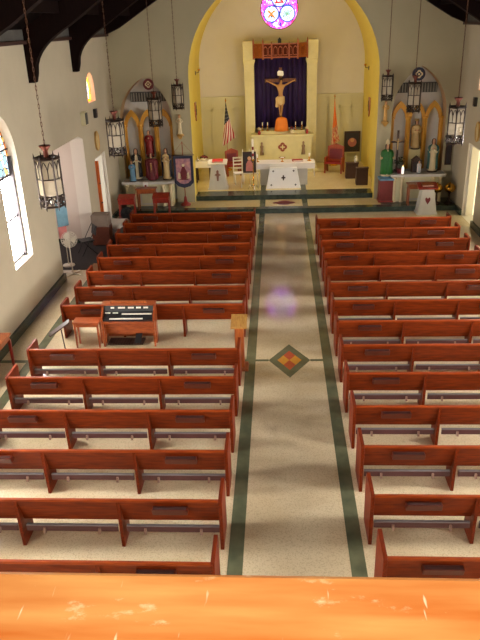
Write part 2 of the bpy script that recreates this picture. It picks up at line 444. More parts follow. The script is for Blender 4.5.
# chancel-arch wall with the big arch and two side niches
def round_arch(cx, a, z0, zs, n=28):
    return [(cx-a, z0), (cx+a, z0)] + [(cx + a*math.cos(PI*i/n), zs + a*math.sin(PI*i/n)) for i in range(n+1)]
arch = round_arch(CX, 3.38, .1, 4.65)
nicheL = pointed(-4.83, .96, .16, 3.2, 1.52); nicheR = pointed(5.05, .96, .16, 3.25, 1.6)
m = MB(); m.slab([(XL-.4, .0), (XR+.4, .0), (XR+.4, 7.0), (CX, PEAK+.6), (XL-.4, 7.0)], YF, YF+.62, [arch, nicheL, nicheR], 'XZ', 0, 1)
ms = mat('niche_reveal', rgb(196,160,116), .8, var=.05)
wf = struct(m.build('wall_front', [plaster_front, plaster_yellow, ms]))
# recolour niche reveals only (faces inside the niches)
for p in wf.data.polygons:
    if p.material_index == 1 and (p.center.x < -3.6 or p.center.x > 4.0): p.material_index = 2
m = MB(); m.box((-6.2, YF+.6, .1), (-3.65, YF+.75, 5)); m.box((3.9, YF+.6, .1), (6.6, YF+.75, 5.1)); struct(m.build('wall_niche', niche_grey))
# sanctuary walls and barrel vault
SL, SR = -3.5, 3.84; VC, VR, VZ = (SL+SR)/2, (SR-SL)/2, 4.65
sw_hole = lambda: [pointed(27.1, .5, 2.4, 3.9, .6)]
m = MB(); m.slab([(YF+.6, 0), (YB+.2, 0), (YB+.2, VZ), (YF+.6, VZ)], SL-.3, SL, sw_hole(), 'YZ'); struct(m.build('wall_sanctuary_left', plaster_yellow))
m = MB(); m.slab([(YF+.6, 0), (YB+.2, 0), (YB+.2, VZ), (YF+.6, VZ)], SR, SR+.3, sw_hole(), 'YZ'); struct(m.build('wall_sanctuary_right', plaster_yellow))
va = [PI*k/40 for k in range(41)]
m = MB(); m.slab([(VC+VR*math.cos(a), VZ+VR*math.sin(a)) for a in va] + [(VC+(VR+.3)*math.cos(a), VZ+(VR+.3)*math.sin(a)) for a in reversed(va)], YF+.62, YB, (), 'XZ'); struct(m.build('ceiling_sanctuary', plaster_yellow))
RC = (.1, 6.9); RR = .82
m = MB(); m.slab([(-3.9, 0), (4.15, 0), (4.15, 9.4), (-3.9, 9.4)], YB, YB+.4, [circle(RC[0], RC[1], RR, 48)], 'XZ'); struct(m.build('wall_sanctuary_back', chancel_white))
# cream wainscot with cap and panel battens on the sanctuary back wall
m = MB()
for x0, x1 in ((SL, -1.5), (1.75, SR)):
    m.box((x0, YB-.06, .34), (x1, YB, 3.3))
    m.box((x0, YB-.14, 3.26), (x1, YB, 3.36))
    m.box((x0, YB-.1, .34), (x1, YB-.06, .5))
    k = 4
    for i in range(k+1):
        xx = x0 + (x1-x0)*i/k; m.box((max(x0,xx-.04), YB-.085, .5), (min(x1,xx+.04), YB-.06, 3.1))
    m.box((x0, YB-.085, 2.75), (x1, YB-.06, 2.85))
trim(m, cream_panel)
m = MB(); m.box((XL-.4, -4.4, -.2), (XR+.4, -4.1, 11)); struct(m.build('wall_rear', plaster))

# roof: plank underside in two slopes, purlins, eaves trim
m = MB()
m.slab([(XL-.5, roof_z(XL)-.3), (CX, PEAK), (XR+.5, roof_z(XR)-.3), (XR+.5, roof_z(XR)), (CX, PEAK+.3), (XL-.5, roof_z(XL))], -4.4, YF+.3, (), 'XZ')
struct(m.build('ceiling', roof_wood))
m = MB()
for d in (.9, 2.0, 3.1, 4.2, 5.3):
    for sg in (-1, 1):
        x = XL + d if sg < 0 else XR - d
        m.box((x-.07, -4.1, roof_z(x)-.2), (x+.07, YF, roof_z(x)+.06))
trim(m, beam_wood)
for X, s in ((XL, 1), (XR, -1)):
    m = MB(); m.box((min(X, X+s*.10), -4.1, WT-.03), (max(X, X+s*.10), YF, WT+.05)); trim(m, trim_brown)
    m = MB(); m.box((min(X, X+s*.03), -4.1, WT+.05), (max(X, X+s*.03), YF, WT+.34)); trim(m, eaves_grey)
# trusses: wall post, curved brace, rafter
def truss(y, post=True):
    for sg in (-1, 1):
        X = XL if sg < 0 else XR
        def P(d, z): return (X + (d if sg < 0 else -d), z)
        poly = [P(0, 5.25), P(.14, 5.25)] if post else [P(0, 6.16)]
        if post:
            for i in range(0, 9):
                t = i/8; poly.append(P(.2 + .95*t**1.7, 5.45 + (1.05)*t**.8))
        else: poly.append(P(.5, 6.36))
        poly += [P(2.6, 7.45 if post else 7.62), P(6.2, 6.42+.6*6.2-.42), P(6.2, 6.42+.6*6.2+.05), P(0, 6.45)]
        m = MB(); m.slab(poly, y-.13, y+.13, (), 'XZ'); trim(m, beam_wood)
for y in (1.7, 5.5, 9.3, 13.1, 16.95, 20.75): truss(y)
truss(25.05, False)

# windows
nw = [0]
def window(glass, mb, loc=None):
    nw[0] += 1; o = mb.build('window_%d' % nw[0], glass); return struct(o)
for X, s in ((XL, -1), (XR, 1)):
    for y in (win_y if s < 0 else win_right):
        d0, d1 = X + s*.21, X + s*.23
        m = MB(); m.box((min(d0,d1), y-.55, 1.45), (max(d0,d1), y+.55, 3.37)); pc = pane_clear if s < 0 else pane_clear_right; w = window(pc, m)
        m = MB(); m.slab(pointed(y, .50, 3.40, 3.75, .90), d0, d1, (), 'YZ'); m.build('upper_pane', stained if y > 9 else pc, w)
        m = MB(); m.slab(pointed(y, .58, 3.40, 3.75, 1.0), d0, d1, [pointed(y, .51, 3.42, 3.75, .91)], 'YZ'); m.build('border_pane', stained_border, w)
        m = MB(); f0, f1 = X + s*.18, X + s*.21
        a, b = min(f0,f1), max(f0,f1)
        m.box((min(X+s*.13, X+s*.21), y+.50, 1.43), (max(X+s*.13, X+s*.21), y+.565, 3.8)); m.box((a, y-.58, 1.43), (b, y-.52, 3.8))
        m.box((a, y+.36, 1.45), (b, y+.375, 3.4))
        for z in (1.46, 2.42, 3.38): m.box((a, y-.57, z-.022), (b, y+.57, z+.022))
        m.box((a, y-.57, 3.95), (b, y+.57, 3.98)); m.build('window_frame', lead, w)
    d0, d1 = X + s*.16, X + s*.18
    m = MB(); m.slab(pointed(22.4, .30, 4.30, 4.62, .34), min(d0,d1), max(d0,d1), (), 'YZ'); w = window(lancet_glass, m)
    m = MB(); m.slab(pointed(22.4, .46, 4.22, 4.62, .5), min(d0,d1), max(d0,d1), [pointed(22.4, .31, 4.30, 4.62, .35)], 'YZ'); m.build('border_pane', lancet_border, w)
    # sanctuary side windows (behind the arch)
    q0 = SL-.25 if s < 0 else SR+.2
    m = MB(); m.slab(pointed(27.1, .5, 2.4, 3.9, .6), q0, q0+.05, (), 'YZ'); w = window(emit('sanctuary_pane', (.84, .82, 1.0, 1), 11.0), m)
    m = MB(); m.box((q0-.02, 27.08, 2.4), (q0+.07, 27.12, 4.48)); m.build('window_frame', lead, w)
# unseen glowing window, added behind the camera to brighten the rail
m = MB(); m.slab(pointed(CX, 1.5, 5.9, 7.4, 1.5), -4.08, -4.06, (), 'XZ'); w = window(rear_fill, m)
m = MB(); m.box((CX-.03, -4.07, 5.9), (CX+.03, -4.0, 8.85)); m.box((-1.3, -4.07, 7.3), (1.7, -4.0, 7.36)); m.build('window_frame', lead, w)
# alcove window
m = MB(); m.box((-8.19, 18.2, 1.5), (-8.17, 20.0, 2.8)); w = window(emit('alcove_pane', (1.0, .86, .82, 1), 6.5), m)
m = MB(); m.box((-8.17, 19.07, 1.5), (-8.14, 19.13, 2.8)); m.build('window_frame', lead, w)

# rose window
m = MB(); m.slab(circle(RC[0], RC[1], RR-.1, 48), YB+.12, YB+.16, (), 'XZ'); w = window(rose_field, m)
m = MB(); m.slab(circle(RC[0], RC[1], RR, 48), YB+.12, YB+.16, [circle(RC[0], RC[1], RR-.1, 48)], 'XZ'); m.build('rim_pane', rose_rim, w)
for k, a in enumerate((PI/2, PI/2+2*PI/3, PI/2-2*PI/3)):
    cx, cz = RC[0] + .40*math.cos(a), RC[1] + .40*math.sin(a)
    m = MB(); m.slab(circle(cx, cz, .30, 32), YB+.10, YB+.12, (), 'XZ'); md = m.build('medallion_pane', rose_white, w)
    m = MB(); m.slab(circle(cx, cz, .335, 32), YB+.10, YB+.12, [circle(cx, cz, .29, 32)], 'XZ'); m.build('medallion_ring', rose_blue, md)
    m = MB()
    if k == 0:
        m.slab([(cx-.2, cz-.18), (cx+.2, cz-.18), (cx, cz+.2)], YB+.085, YB+.1, [[(cx-.1, cz-.12), (cx+.1, cz-.12), (cx, cz+.08)]], 'XZ'); mm = rose_red
    elif k == 1:
        for an in (PI/4, -PI/4):
            m.M = Matrix.Translation((cx, YB+.09, cz)) @ Matrix.Rotation(an, 4, 'Y'); m.box((-.2, -.006, -.035), (.2, .006, .035))
        m.M = Matrix.Identity(4); mm = rose_orange
    else:
        for j in range(6):
            m.M = Matrix.Translation((cx, YB+.09, cz)) @ Matrix.Rotation(j*PI/6, 4, 'Y'); m.box((-.22, -.006, -.012), (.22, .006, .012))
        m.M = Matrix.Identity(4); mm = rose_green
    m.build('medallion_emblem', mm, md)
m = MB(); m.torus((RC[0], YB+.08, RC[1]), RR-.01, .02, 'Y', 48)
for a in (PI/2, PI/2+2*PI/3, PI/2-2*PI/3): m.torus((RC[0]+.4*math.cos(a), YB+.09, RC[1]+.4*math.sin(a)), .34, .012, 'Y', 32, 6)
m.build('tracery', lead, w)

# doors
for n, (X, s, g) in enumerate(((XL, -1, pane_door), (XR, 1, pane_door_r))):
    m = MB(); m.box((min(X+s*.38, X+s*.4), 21.9, .02), (max(X+s*.38, X+s*.4), 23.3, 2.5)); d = struct(m.build('door_%d' % (n+1), g))
    m = MB(); a, b = min(X+s*.1, X+s*.16), max(X+s*.1, X+s*.16)
    m.box((a, 21.9, .02), (b, 22.0, 2.5)); m.box((a, 23.2, .02), (b, 23.3, 2.5)); m.box((a, 22.0, 2.4), (b, 23.2, 2.5)); m.build('door_frame', white_reveal, d)
    # leaf swung open against the near jamb
    if n == 0:
        m = MB(); m.box((min(X, X-s*.10), 21.86, .03), (max(X, X-s*.10), 21.93, 2.42)); lf = m.build('door_leaf', mat('door_wood_%d' % n, rgb(224,112,34), .4, scale=4, stretch=(5,5,1), col2=rgb(160,66,20)), d)
        m = MB(); m.ball((X-s*.1, 21.83, 1.05), .03); m.ball((X-s*.1, 21.83, 1.7), .025); m.build('door_handle', dark_wood, lf)

# ------------------------------------------------------------------ balcony
m = MB(); m.box((XL, -4.1, 4.4), (XR, .8, 4.6)); struct(m.build('floor_loft', dark_wood))
rt = thing('balcony_rail', 'scuffed orange varnished wooden balcony rail across the foreground', 'railing', (0, .69, 4.6))
m = MB(); m.box((-5.9, -.17, .93), (6.3, .17, 1.0)); m.build('rail_top', rail_wood, rt, bevel=.012)
m = MB(); m.box((-5.9, -.06, 0), (6.3, .06, .93)); m.build('rail_panel', oak, rt)

# ------------------------------------------------------------------ pews
PL = 4.11; T = .05; H = .81
def make_pew(label, group, loc):
    t = thing('pew', label, 'pew', loc, 0, group)
    # leaning back board (profile in YZ, extruded along X)
    m = MB(); m.slab([(0, .775), (.03, .775), (.15, .40), (.12, .40)], T, PL-T, (), 'YZ'); m.build('backrest', pew_wood, t)
    m = MB(); m.slab([(-.008, .775), (.035, .775), (.035, .812), (-.008, .812)], T, PL-T, (), 'YZ'); m.build('top_rail', pew_edge, t, bevel=.006)
    m = MB(); m.slab([(.125, .38), (.40, .395), (.40, .43), (.14, .41)], T, PL-T, (), 'YZ'); m.build('seat', pew_wood, t, bevel=.006)
    for x in (0, PL-T):
        m = MB(); m.slab([(-.01, 0), (.50, 0), (.50, .77), (.47, .825), (.0, .825), (-.025, .80)], x, x+T, (), 'YZ')
        m.build('end_panel', pew_panel, t, bevel=.008)
    for k in (1, 2):
        x = PL*k/3
        m = MB(); m.slab([(-.003, .772), (.03, 0), (.37, 0), (.37, .385), (.13, .385)], x-.022, x+.022, (), 'YZ'); m.build('support', pew_panel, t)
    for k in (0, 2):
        x = PL*(k+.5)/3
        m = MB(); m.slab([(-.07, .705), (.03, .705), (.055, .60), (-.035, .60)], x-.23, x+.23, (), 'YZ'); r = m.build('book_rack', rack_wood, t, bevel=.004)
        m = MB(); m.slab([(-.058, .704), (-.0, .704), (-.0, .707), (-.058, .707)], x-.215, x+.215, (), 'YZ'); m.build('rack_opening', dark_hole, r)
    for k in range(3):
        x0, x1 = PL*k/3 + .07, PL*(k+1)/3 - .05
        m = MB(); m.box((x0, .04, .335), (x1, .08, .355)); kn = m.build('kneeler', kneel_pad, t, bevel=.005)
        m = MB(); m.box((x0, .045, .25), (x1, .065, .335)); m.build('kneeler_board', kneel_front, kn)
        for f in (.2, .8):
            xx = x0 + (x1-x0)*f; m = MB(); m.slab([(.005,.235), (.045,.235), (.045,.31), (.02,.31)], xx-.016, xx+.016, (), 'YZ')
            m.build('kneeler_foot', kneel_leg, kn)
    return t
nth = ['nearest', 'second', 'third', 'fourth', 'fifth', 'sixth', 'seventh', 'eighth', 'ninth', 'tenth', 'eleventh', 'twelfth', 'thirteenth', 'fourteenth']
def plabel(side, i, n):
    if side == 'left':
        if i == 6: return 'reddish wooden pew left of the aisle, just behind the organ and wooden stand'
        if i == 8: return 'reddish wooden pew left of the aisle, just in front of the organ'
        if i == 1: return 'reddish wooden pew left of the aisle, nearest the balcony rail, half cut off by it'
        if i < 6: return 'reddish wooden pew left of the aisle, %s row from the balcony rail' % nth[i-1]
        k = 15 - i
        if k == 0: return 'dark reddish pew left of the aisle, front row by the altar step'
        return 'reddish wooden pew left of the aisle, %s row back from the altar step' % nth[k]
    if i == 1: return 'reddish wooden pew right of the aisle, nearest the balcony rail'
    if i <= 7: return 'reddish wooden pew right of the aisle, %s row from the balcony rail' % nth[i-1]
    k = 14 - i
    if k == 0: return 'dark reddish pew right of the aisle, front row before the white pulpit'
    return 'reddish wooden pew right of the aisle, %s row back from the altar step' % nth[k]
proto = None
for i in [k for k in range(1, 16) if k != 7]:
    loc = (-4.87, 4.7057 + 1.1*i, 0); lb = plabel('left', i, 15)
    if proto is None: proto = make_pew(lb, 'pews left of the aisle', loc)
    else:
        c = dup(proto, loc, 0, lb, 'pews left of the aisle')
        if i in (8, 15):                     # no kneelers folded behind these rows
            for ch in list(c.children):
                if ch.name.startswith('kneeler'):
                    for g in list(ch.children): bpy.data.objects.remove(g)
                    bpy.data.objects.remove(ch)
for i in range(1, 15):
    dup(proto, (1.16, 4.8352 + 1.1*i, 0), 0, plabel('right', i, 14), 'pews right of the aisle')

# ------------------------------------------------------------------ wooden stand, organ, bench, music stand, desk
t = thing('wooden_stand', 'tall wooden stand with a pale sloping top beside the aisle', 'stand', (-.80, 12.06, 0))
m = MB(); m.box((-.09, -.09, .05), (.09, .09, 1.0)); m.build('post', oak, t, bevel=.008)
m = MB(); m.taper(0, .06, (.17,.17), (.15,.15)); m.build('base', oak, t)
m = MB(); m.M = Matrix.Translation((0, 0, 1.03)) @ Matrix.Rotation(.28, 4, 'X'); m.box((-.16, -.21, -.02), (.16, .21, .02)); m.build('sloping_top', pale_oak, t, bevel=.005)

t = thing('organ', 'small two-manual electric organ in brown wood standing in the gap between pews', 'organ', (-3.28, 13.03, 0))
t.scale = (1, 1, .93)
W = .58
m = MB()
for s in (-1, 1):
    m.slab([(0.02, .62), (.40, .62), (.40, .98), (.24, .98), (.02, .74)], s*W - (.03 if s > 0 else 0), s*W + (0 if s > 0 else .03), (), 'YZ')
    m.slab([(.20, 0), (.40, 0), (.40, .64), (.20, .64)], s*W - (.03 if s > 0 else 0), s*W + (0 if s > 0 else .03), (), 'YZ')
m.box((-W, .37, .1), (W, .40, .98)); m.box((-W+.03, .0, .60), (W-.03, .38, .64)); m.build('cabinet', organ_wood, t, bevel=.004)
m = MB(); m.box((-W-.01, .18, .98), (W+.01, .42, 1.005)); m.build('lid', organ_wood, t, bevel=.005)
m = MB(); m.box((-.40, .26, 1.005), (.40, .30, 1.06)); m.build('music_rest', oak, t)
for s in (-1, 1):
    m = MB(); m.box((s*(W-.02)-.02, .02, 0), (s*(W-.02)+.02, .06, .62)); m.build('leg', organ_wood, t)
m = MB(); m.slab([(.05, .642), (.36, .642), (.36, .96), (.27, .96), (.22, .82), (.14, .76), (.05, .70)], -W+.03, W-.03, (), 'YZ'); m.build('key_bed', black_plastic, t)
def keys(y, z, x0, n, nm):
    m = MB()
    for k in range(n): m.box((x0 + k*.0235, y, z), (x0 + k*.0235 + .0225, y+.10, z+.016))
    o = m.build(nm, ivory, t)
    m = MB()
    for k in range(n):
        if k % 7 in (0, 1, 3, 4, 5): m.box((x0 + k*.0235 + .016, y+.045, z+.016), (x0 + k*.0235 + .030, y+.10, z+.028))
    m.build('black_keys', black_plastic, o)
keys(.03, .70, -.40, 31, 'lower_manual'); keys(.13, .775, -.14, 28, 'upper_manual')
def tab(x, y, z, d, rx):
    m = MB(); m.cbox((x, y, z), (.019, .03, d), (rx,0,0)); m.build('stop_tab', ivory, t)
for g, n in ((-.38, 3), (-.22, 6), (.0, 5), (.18, 4), (.34, 4)):
    for k in range(n): tab(g + k*.026, .245, .90, .035, -.3)
for g in (-.5, -.33):
    for k in range(4): tab(g + k*.03, .175, .80, .02, 0)
m = MB(); m.box((-W+.03, .22, .24), (W-.03, .24, .62)); m.build('front_panel', organ_wood, t)
m = MB(); m.box((-.5, .06, .03), (.28, .36, .06))
for k in range(13): m.box((-.48 + k*.06, -.02, .07), (-.455 + k*.06, .30, .09))
m.build('pedal_board', dark_wood, t)
m = MB(); m.M = Matrix.Translation((.18, .14, .17)) @ Matrix.Rotation(.6, 4, 'X'); m.box((-.07, -.14, -.02), (.07, .14, .02)); m.build('swell_pedal', black_plastic, t)

t = thing('organ_bench', 'narrow wooden organ bench on slim legs left of the organ', 'bench', (-4.19, 13.12, 0))
m = MB(); m.box((-.29, -.15, .58), (.29, .15, .62)); m.build('seat', organ_wood, t, bevel=.006)
m = MB(); m.box((-.26, -.12, .5), (.26, -.10, .58)); m.box((-.26, .10, .5), (.26, .12, .58)); m.build('apron', organ_wood, t)
for sx in (-1, 1):
    for sy in (-1, 1):
        m = MB(); m.taper(0, .58, (.016,.016), (.022,.022), 0, sx*.25, sy*.11); m.build('leg', organ_wood, t)

t = thing('music_stand', 'dark tilted music stand in the left side aisle near the organ bench', 'music stand', (-4.58, 12.62, 0), 0)
m = MB(); m.tube([(0,0,.12), (-.03,0,.62)], .014); m.build('post', dark_wood, t)
for k in range(3):
    a = k*2*PI/3 + .4
    m = MB(); m.tube([(0,0,.18), (.2*math.cos(a), .2*math.sin(a), .01)], .010, 8); m.build('leg', dark_wood, t)
m = MB(); m.M = Matrix.Translation((-.06, 0, .66)) @ Matrix.Rotation(.3, 4, 'Z') @ Matrix.Rotation(-.55, 4, 'Y'); m.box((-.25, -.10, -.012), (.25, .10, .012)); m.box((-.25, -.11, .012), (-.23, .11, .04)); m.build('desk', dark_wood, t)

t = thing('wooden_table', 'orange wooden side table against the left wall beside the side aisle', 'table', (-5.72, 11.95, 0))
m = MB(); m.box((-.2, -.75, .72), (.2, .25, .76)); m.build('tabletop', oak, t, bevel=.008)
m = MB(); m.box((-.17, -.72, .62), (.17, .22, .72)); m.build('apron', oak, t)
for sx in (-1, 1):
    for y in (-.7, .2):
        m = MB(); m.taper(0, .62, (.02,.02), (.028,.028), 0, sx*.16, y); m.build('leg', red_wood, t)

# ------------------------------------------------------------------ hanging lanterns
def make_lantern(label, loc, drop, sc=1.0):
    t = thing('hanging_lantern', label, 'lantern', loc, .26, 'hanging lanterns of the nave')
    R = .225*sc; h = .45*sc
    def P(k, r, z): a = k*PI/3; return (r*math.cos(a), r*math.sin(a), z)
    m = MB()
    for z, th in ((h, .045), (h*.16, .02), (-h*.55, .022), (-h*.98, .035)):
        for k in range(6): m.tube([P(k, R, z), P(k+1, R, z)], th*sc*.6, 6, smooth=False)
    for k in range(6):
        m.tube([P(k, R, -h), P(k, R, h)], .018*sc, 6, smooth=False)
        m.tube([P(k, R, h), P(k, R*1.02, h+.10*sc)], [.022*sc, .002], 6)
        m.tube([P(k, R, -h), P(k, R*.99, -h-.07*sc)], [.02*sc, .003], 6)
        a, b = Vector(P(k, R, 0)), Vector(P(k+1, R, 0))
        # two small lancet heads and a centre mullion on every face
        for f0, f1 in ((0, .5), (.5, 1)):
            pts = []
            for j in range(7):
                f = j/6; zz = h*.55 + (1-abs(2*f-1)**1.6)*h*.33
                q = a.lerp(b, f0 + (f1-f0)*f); pts.append((q.x, q.y, zz))
            m.tube(pts, .010*sc, 5)
        q = a.lerp(b, .5); m.tube([(q.x, q.y, h*.16), (q.x, q.y, h*.6)], .009*sc, 5)
        m.tube([(q.x, q.y, -h), (q.x, q.y, -h*.55)], .012*sc, 5)
        for f in (.25, .75):
            q = a.lerp(b, f); m.tube([(q.x-.04*sc, q.y, -h*.9), (q.x+.04*sc, q.y, -h*.6)], .012*sc, 5); m.tube([(q.x+.04*sc, q.y, -h*.9), (q.x-.04*sc, q.y, -h*.6)], .012*sc, 5)
    for k in range(3): m.tube([P(k, R, h), P(k+3, R, h)], .012*sc, 6)
    m.build('frame', black_metal, t)
    for k in range(6):
        m = MB(); a, b = Vector(P(k, R*.93, 0)), Vector(P(k+1, R*.93, 0))
        m.add([(a.x,a.y,-h*.52), (b.x,b.y,-h*.52), (b.x,b.y,h*.9), (a.x,a.y,h*.9)], [(0,1,2,3)])
        o = m.build('pane', pane_frost, t); sd = o.modifiers.new('thick', 'SOLIDIFY'); sd.thickness = .006
    m = MB(); m.lathe([(.03*sc, h-.01), (.05*sc, h+.04*sc), (.045*sc, h+.13*sc), (.11*sc, h+.22*sc), (.10*sc, h+.235*sc), (.02*sc, h+.2*sc), (.014*sc, h+.26*sc)], 16); m.build('crown', crown_metal, t)
    m = MB(); m.lathe([(.05*sc, -h*.9), (.06*sc, -h*.5), (.05*sc, -h*.45), (.001, -h*.45)], 12); m.lathe([(.03*sc, -h*.45), (.06*sc, -h*.15), (.03*sc, h*.1), (.001, h*.12)], 12); m.build('bulb', ivory, t)
    m = MB(); z = h+.25*sc; k = 0; L = .085
    while z < drop:
        pts = []
        for j in range(8):
            a = 2*PI*j/8; x, zz = .013*math.cos(a), L*.6*math.sin(a)
            pts.append((x, 0, z+L/2+zz) if k % 2 == 0 else (0, x, z+L/2+zz))
        m.tube(pts, .0055, 5, 0, True, True); z += L*.92; k += 1
    m.build('chain', chain_metal, t)
    return t
lan = [((-4.30, 12.38, 3.80), 1.0, 'large hexagonal iron lantern at far left, nearest the camera, hanging before the window wall'),
       ((-4.32, 18.15, 3.72), 1.0, 'hexagonal iron lantern hanging left of the left side altar, second nearest on the left'),
       ((-4.23, 23.85, 3.68), 1.0, 'hexagonal iron lantern hanging in front of the left side altar niche'),
       ((-3.47, 24.30, 4.12), .86, 'small hexagonal iron lantern hanging above the hanging banner left of the arch'),
       ((3.74, 24.30, 4.22), .86, 'small hexagonal iron lantern hanging above the green-robed statue right of the arch'),
       ((4.55, 23.7, 3.96), 1.0, 'hexagonal iron lantern hanging in front of the right side altar niche'),
       ((4.60, 18.12, 3.83), 1.0, 'hexagonal iron lantern at far right, hanging nearest the right wall doorway')]
for loc, sc, lb in lan: make_lantern(lb, loc, roof_z(loc[0]) - loc[2] - .02, sc)

# ------------------------------------------------------------------ statues
def statue(name, label, loc, h, robe, rz=0, mantle=None, mantle_arc=(.02, .98), hair=hair_m, arms='fold', head=None, cat='statue', belt=None, plinth=dark_wood, sash=None, wide=1.0):
    t = thing(name, label, cat, loc, rz)
    m = MB(); m.lathe([(.15*h, 0), (.16*h, .015*h), (.15*h, .04*h)], 16); m.build('plinth', plinth, t)
    fold = lambda a, z: 1 + .07*math.cos(9*a)*max(0, 1 - z/(h*.62))
    prof = [(.135,.04), (.128,.1), (.115,.25), (.108,.42), (.102,.55), (.098,.61), (.115,.70), (.128,.765), (.105,.805), (.05,.828), (.034,.84), (.034,.855),
            (.05,.872), (.058,.90), (.060,.925), (.056,.955), (.040,.985), (.015,.999), (.001,1.0)]
    m = MB(); m.lathe([(r*h*wide if z < .82 else r*h, z*h) for r, z in prof], 28, sx=1, sy=.8, fold=fold, mfun=lambda z: 1 if z > .832*h else 0)
    m.tube([(0, -.045*h, .925*h), (0, -.062*h, .905*h), (0, -.045*h, .897*h)], [.006*h, .011*h, .006*h], 6, 1)
    for s in (-1, 1):
        if arms == 'fold': pth = [(s*.105*h,0,.775*h), (s*.15*h,-.02*h,.66*h), (s*.125*h,-.07*h,.585*h), (s*.03*h,-.125*h,.645*h)]
        elif arms == 'chest': pth = [(s*.105*h,0,.775*h), (s*.15*h,-.02*h,.67*h), (s*.10*h,-.08*h,.61*h), (s*.02*h,-.11*h,.71*h)]
        elif arms == 'open': pth = [(s*.105*h,0,.775*h), (s*.16*h,-.01*h,.66*h), (s*.20*h,-.07*h,.58*h), (s*.24*h,-.13*h,.60*h)]
        else: pth = [(s*.105*h,0,.775*h), (s*.16*h,-.01*h,.66*h), (s*.18*h,-.05*h,.56*h), (s*.17*h,-.13*h,.60*h)]
        m.tube([Vector(p)*1 for p in pth], [.036*h*wide, .034*h, .036*h, .030*h], 10, 0)
        e = Vector(pth[-1]); d = (e - Vector(pth[-2])).normalized()
        m.tube([e - d*.01*h, e + d*.03*h, e + d*.055*h], [.016*h, .018*h, .009*h], 8, 1)
    m.build('figure', [robe, skin_m], t)
    if hair:
        m = MB(); m.lathe([(.064*h,.845*h), (.066*h,.90*h), (.066*h,.94*h), (.058*h,.975*h), (.035*h,1.003*h), (.001,1.01*h)], 16, sx=1, sy=1, a0=-.28*PI, a1=1.28*PI); m.build('hair', hair, t)
    if mantle:
        a0 = -PI/2 + 2*PI*mantle_arc[0]; a1 = -PI/2 + 2*PI*mantle_arc[1]
        m = MB(); w = wide
        m.lathe([(.165*h*w,.10*h), (.155*h*w,.3*h), (.155*h*w,.5*h), (.172*h*w,.62*h), (.165*h*w,.72*h), (.145*h*w,.785*h), (.07*h,.83*h)], 26, sx=1, sy=.78, a0=a0, a1=a1, fold=lambda a, z: 1+.05*math.cos(11*a)*max(0,1-z/(h*.7)))
        o = m.build('mantle', mantle, t, recalc=True); sd = o.modifiers.new('thick', 'SOLIDIFY'); sd.thickness = .008*h; sd.offset = 0
    if belt:
        m = MB(); m.torus((0,0,.605*h), .104*h*wide, .012*h, 'Z', 24, 6, sy=.8); m.build('belt', belt, t)
    if sash:
        m = MB(); m.box((-.025*h, -.125*h, .12*h), (.025*h, -.108*h, .78*h)); m.build('front_band', sash, t)
    if head: head(t, h)
    return t
def crown_head(mt):
    def f(t, h):
        m = MB(); m.lathe([(.06*h,.955*h), (.065*h,1.0*h), (.055*h,1.0*h), (.05*h,.955*h)], 16)
        for k in range(8): m.tube([(.06*h*math.cos(k*PI/4), .06*h*math.sin(k*PI/4), .995*h), (.066*h*math.cos(k*PI/4), .066*h*math.sin(k*PI/4), 1.045*h)], [.014*h, .002*h], 6)
        m.build('crown', mt, t)
    return f
def mitre_head(mt):
    def f(t, h):
        m = MB(); m.lathe([(.06*h,.95*h), (.068*h,1.0*h), (.05*h,1.07*h), (.002*h,1.13*h)], 16, sy=.6); m.build('mitre', mt, t)
    return f
def veil_head(mt):
    def f(t, h):
        m = MB(); m.lathe([(.12*h,.70*h), (.10*h,.78*h), (.072*h,.86*h), (.072*h,.93*h), (.062*h,.98*h), (.03*h,1.012*h), (.001,1.015*h)], 20, sy=.95, a0=-.26*PI, a1=1.26*PI)
        o = m.build('veil', mt, t); sd = o.modifiers.new('thick', 'SOLIDIFY'); sd.thickness = .008*h; sd.offset = 0
    return f

# ------------------------------------------------------------------ side altars
def side_altar(cx, zt, label, cloth_lbl=None):
    t = thing('side_altar', label, 'altar', (cx, 24.85, .17))
    m = MB(); m.box((-.98, -.30, zt-.27), (.98, .34, zt-.17)); m.build('altar_table', marble_white, t, bevel=.01)
    m = MB(); m.box((-.9, -.16, 0), (.9, .33, zt-.27)); m.build('altar_body', cream_panel, t)
    for x in (-.82, -.55, .55, .82):
        m = MB(); m.lathe([(.08,0), (.08,.06), (.055,.09), (.05,zt-.42), (.06,zt-.36), (.085,zt-.33), (.085,zt-.275)], 14, (x, -.20, 0)); m.build('column', cream_paint, t)
    m = MB(); m.slab(pointed(0, .35, .06, zt-.62, .2), -.17, -.155, [pointed(0, .29, .12, zt-.62, .15)], 'XZ'); m.build('front_arch', marble_white, t)
    return t
side_altar(-4.84, 1.12, 'cream stone side altar with columns in the left niche')
side_altar(5.06, 1.20, 'cream stone side altar with columns in the right niche')
slat_m = mat('grille_slat', rgb(150,146,134), .6, var=.1)
def gothic(cx, z0, zs, rise, label):
    """golden three-arch screen standing on the altar at the back of the niche"""
    t = thing('gothic_screen', label, 'altar screen', (cx, 25.66, z0))
    w = .90; m = MB()
    zz = zs - z0
    for x in (-w, -.30, .30, w):
        m.box((x-.085, -.10, 0), (x+.085, .0, zz + .1))
        m.lathe([(.05,0), (.05,zz), (.08,zz+.06), (.08,zz+.1)], 10, (x, -.12, 0))
    m.build('pilasters', gold_arch, t)
    for c0, a in ((-.6, .29), (0, .29), (.6, .29)):
        r = rise if c0 else rise*1.0
        m = MB(); o = pointed(c0, a+.02, zz, zz+.02, r, 8); i = pointed(c0, a-.10, zz-.02, zz+.02, r*.62, 8)
        top = [p for p in o[2:]]; bot = [p for p in i[2:]]
        m.slab(top + list(reversed(bot)), -.11, 0, (), 'XZ'); m.build('arch_head', gold_arch, t)
    m = MB(); m.box((-.3+.085, -.10, 0), (.3-.085, -.0, .72)); m.build('centre_pedestal', marble_cream, t)
    return t
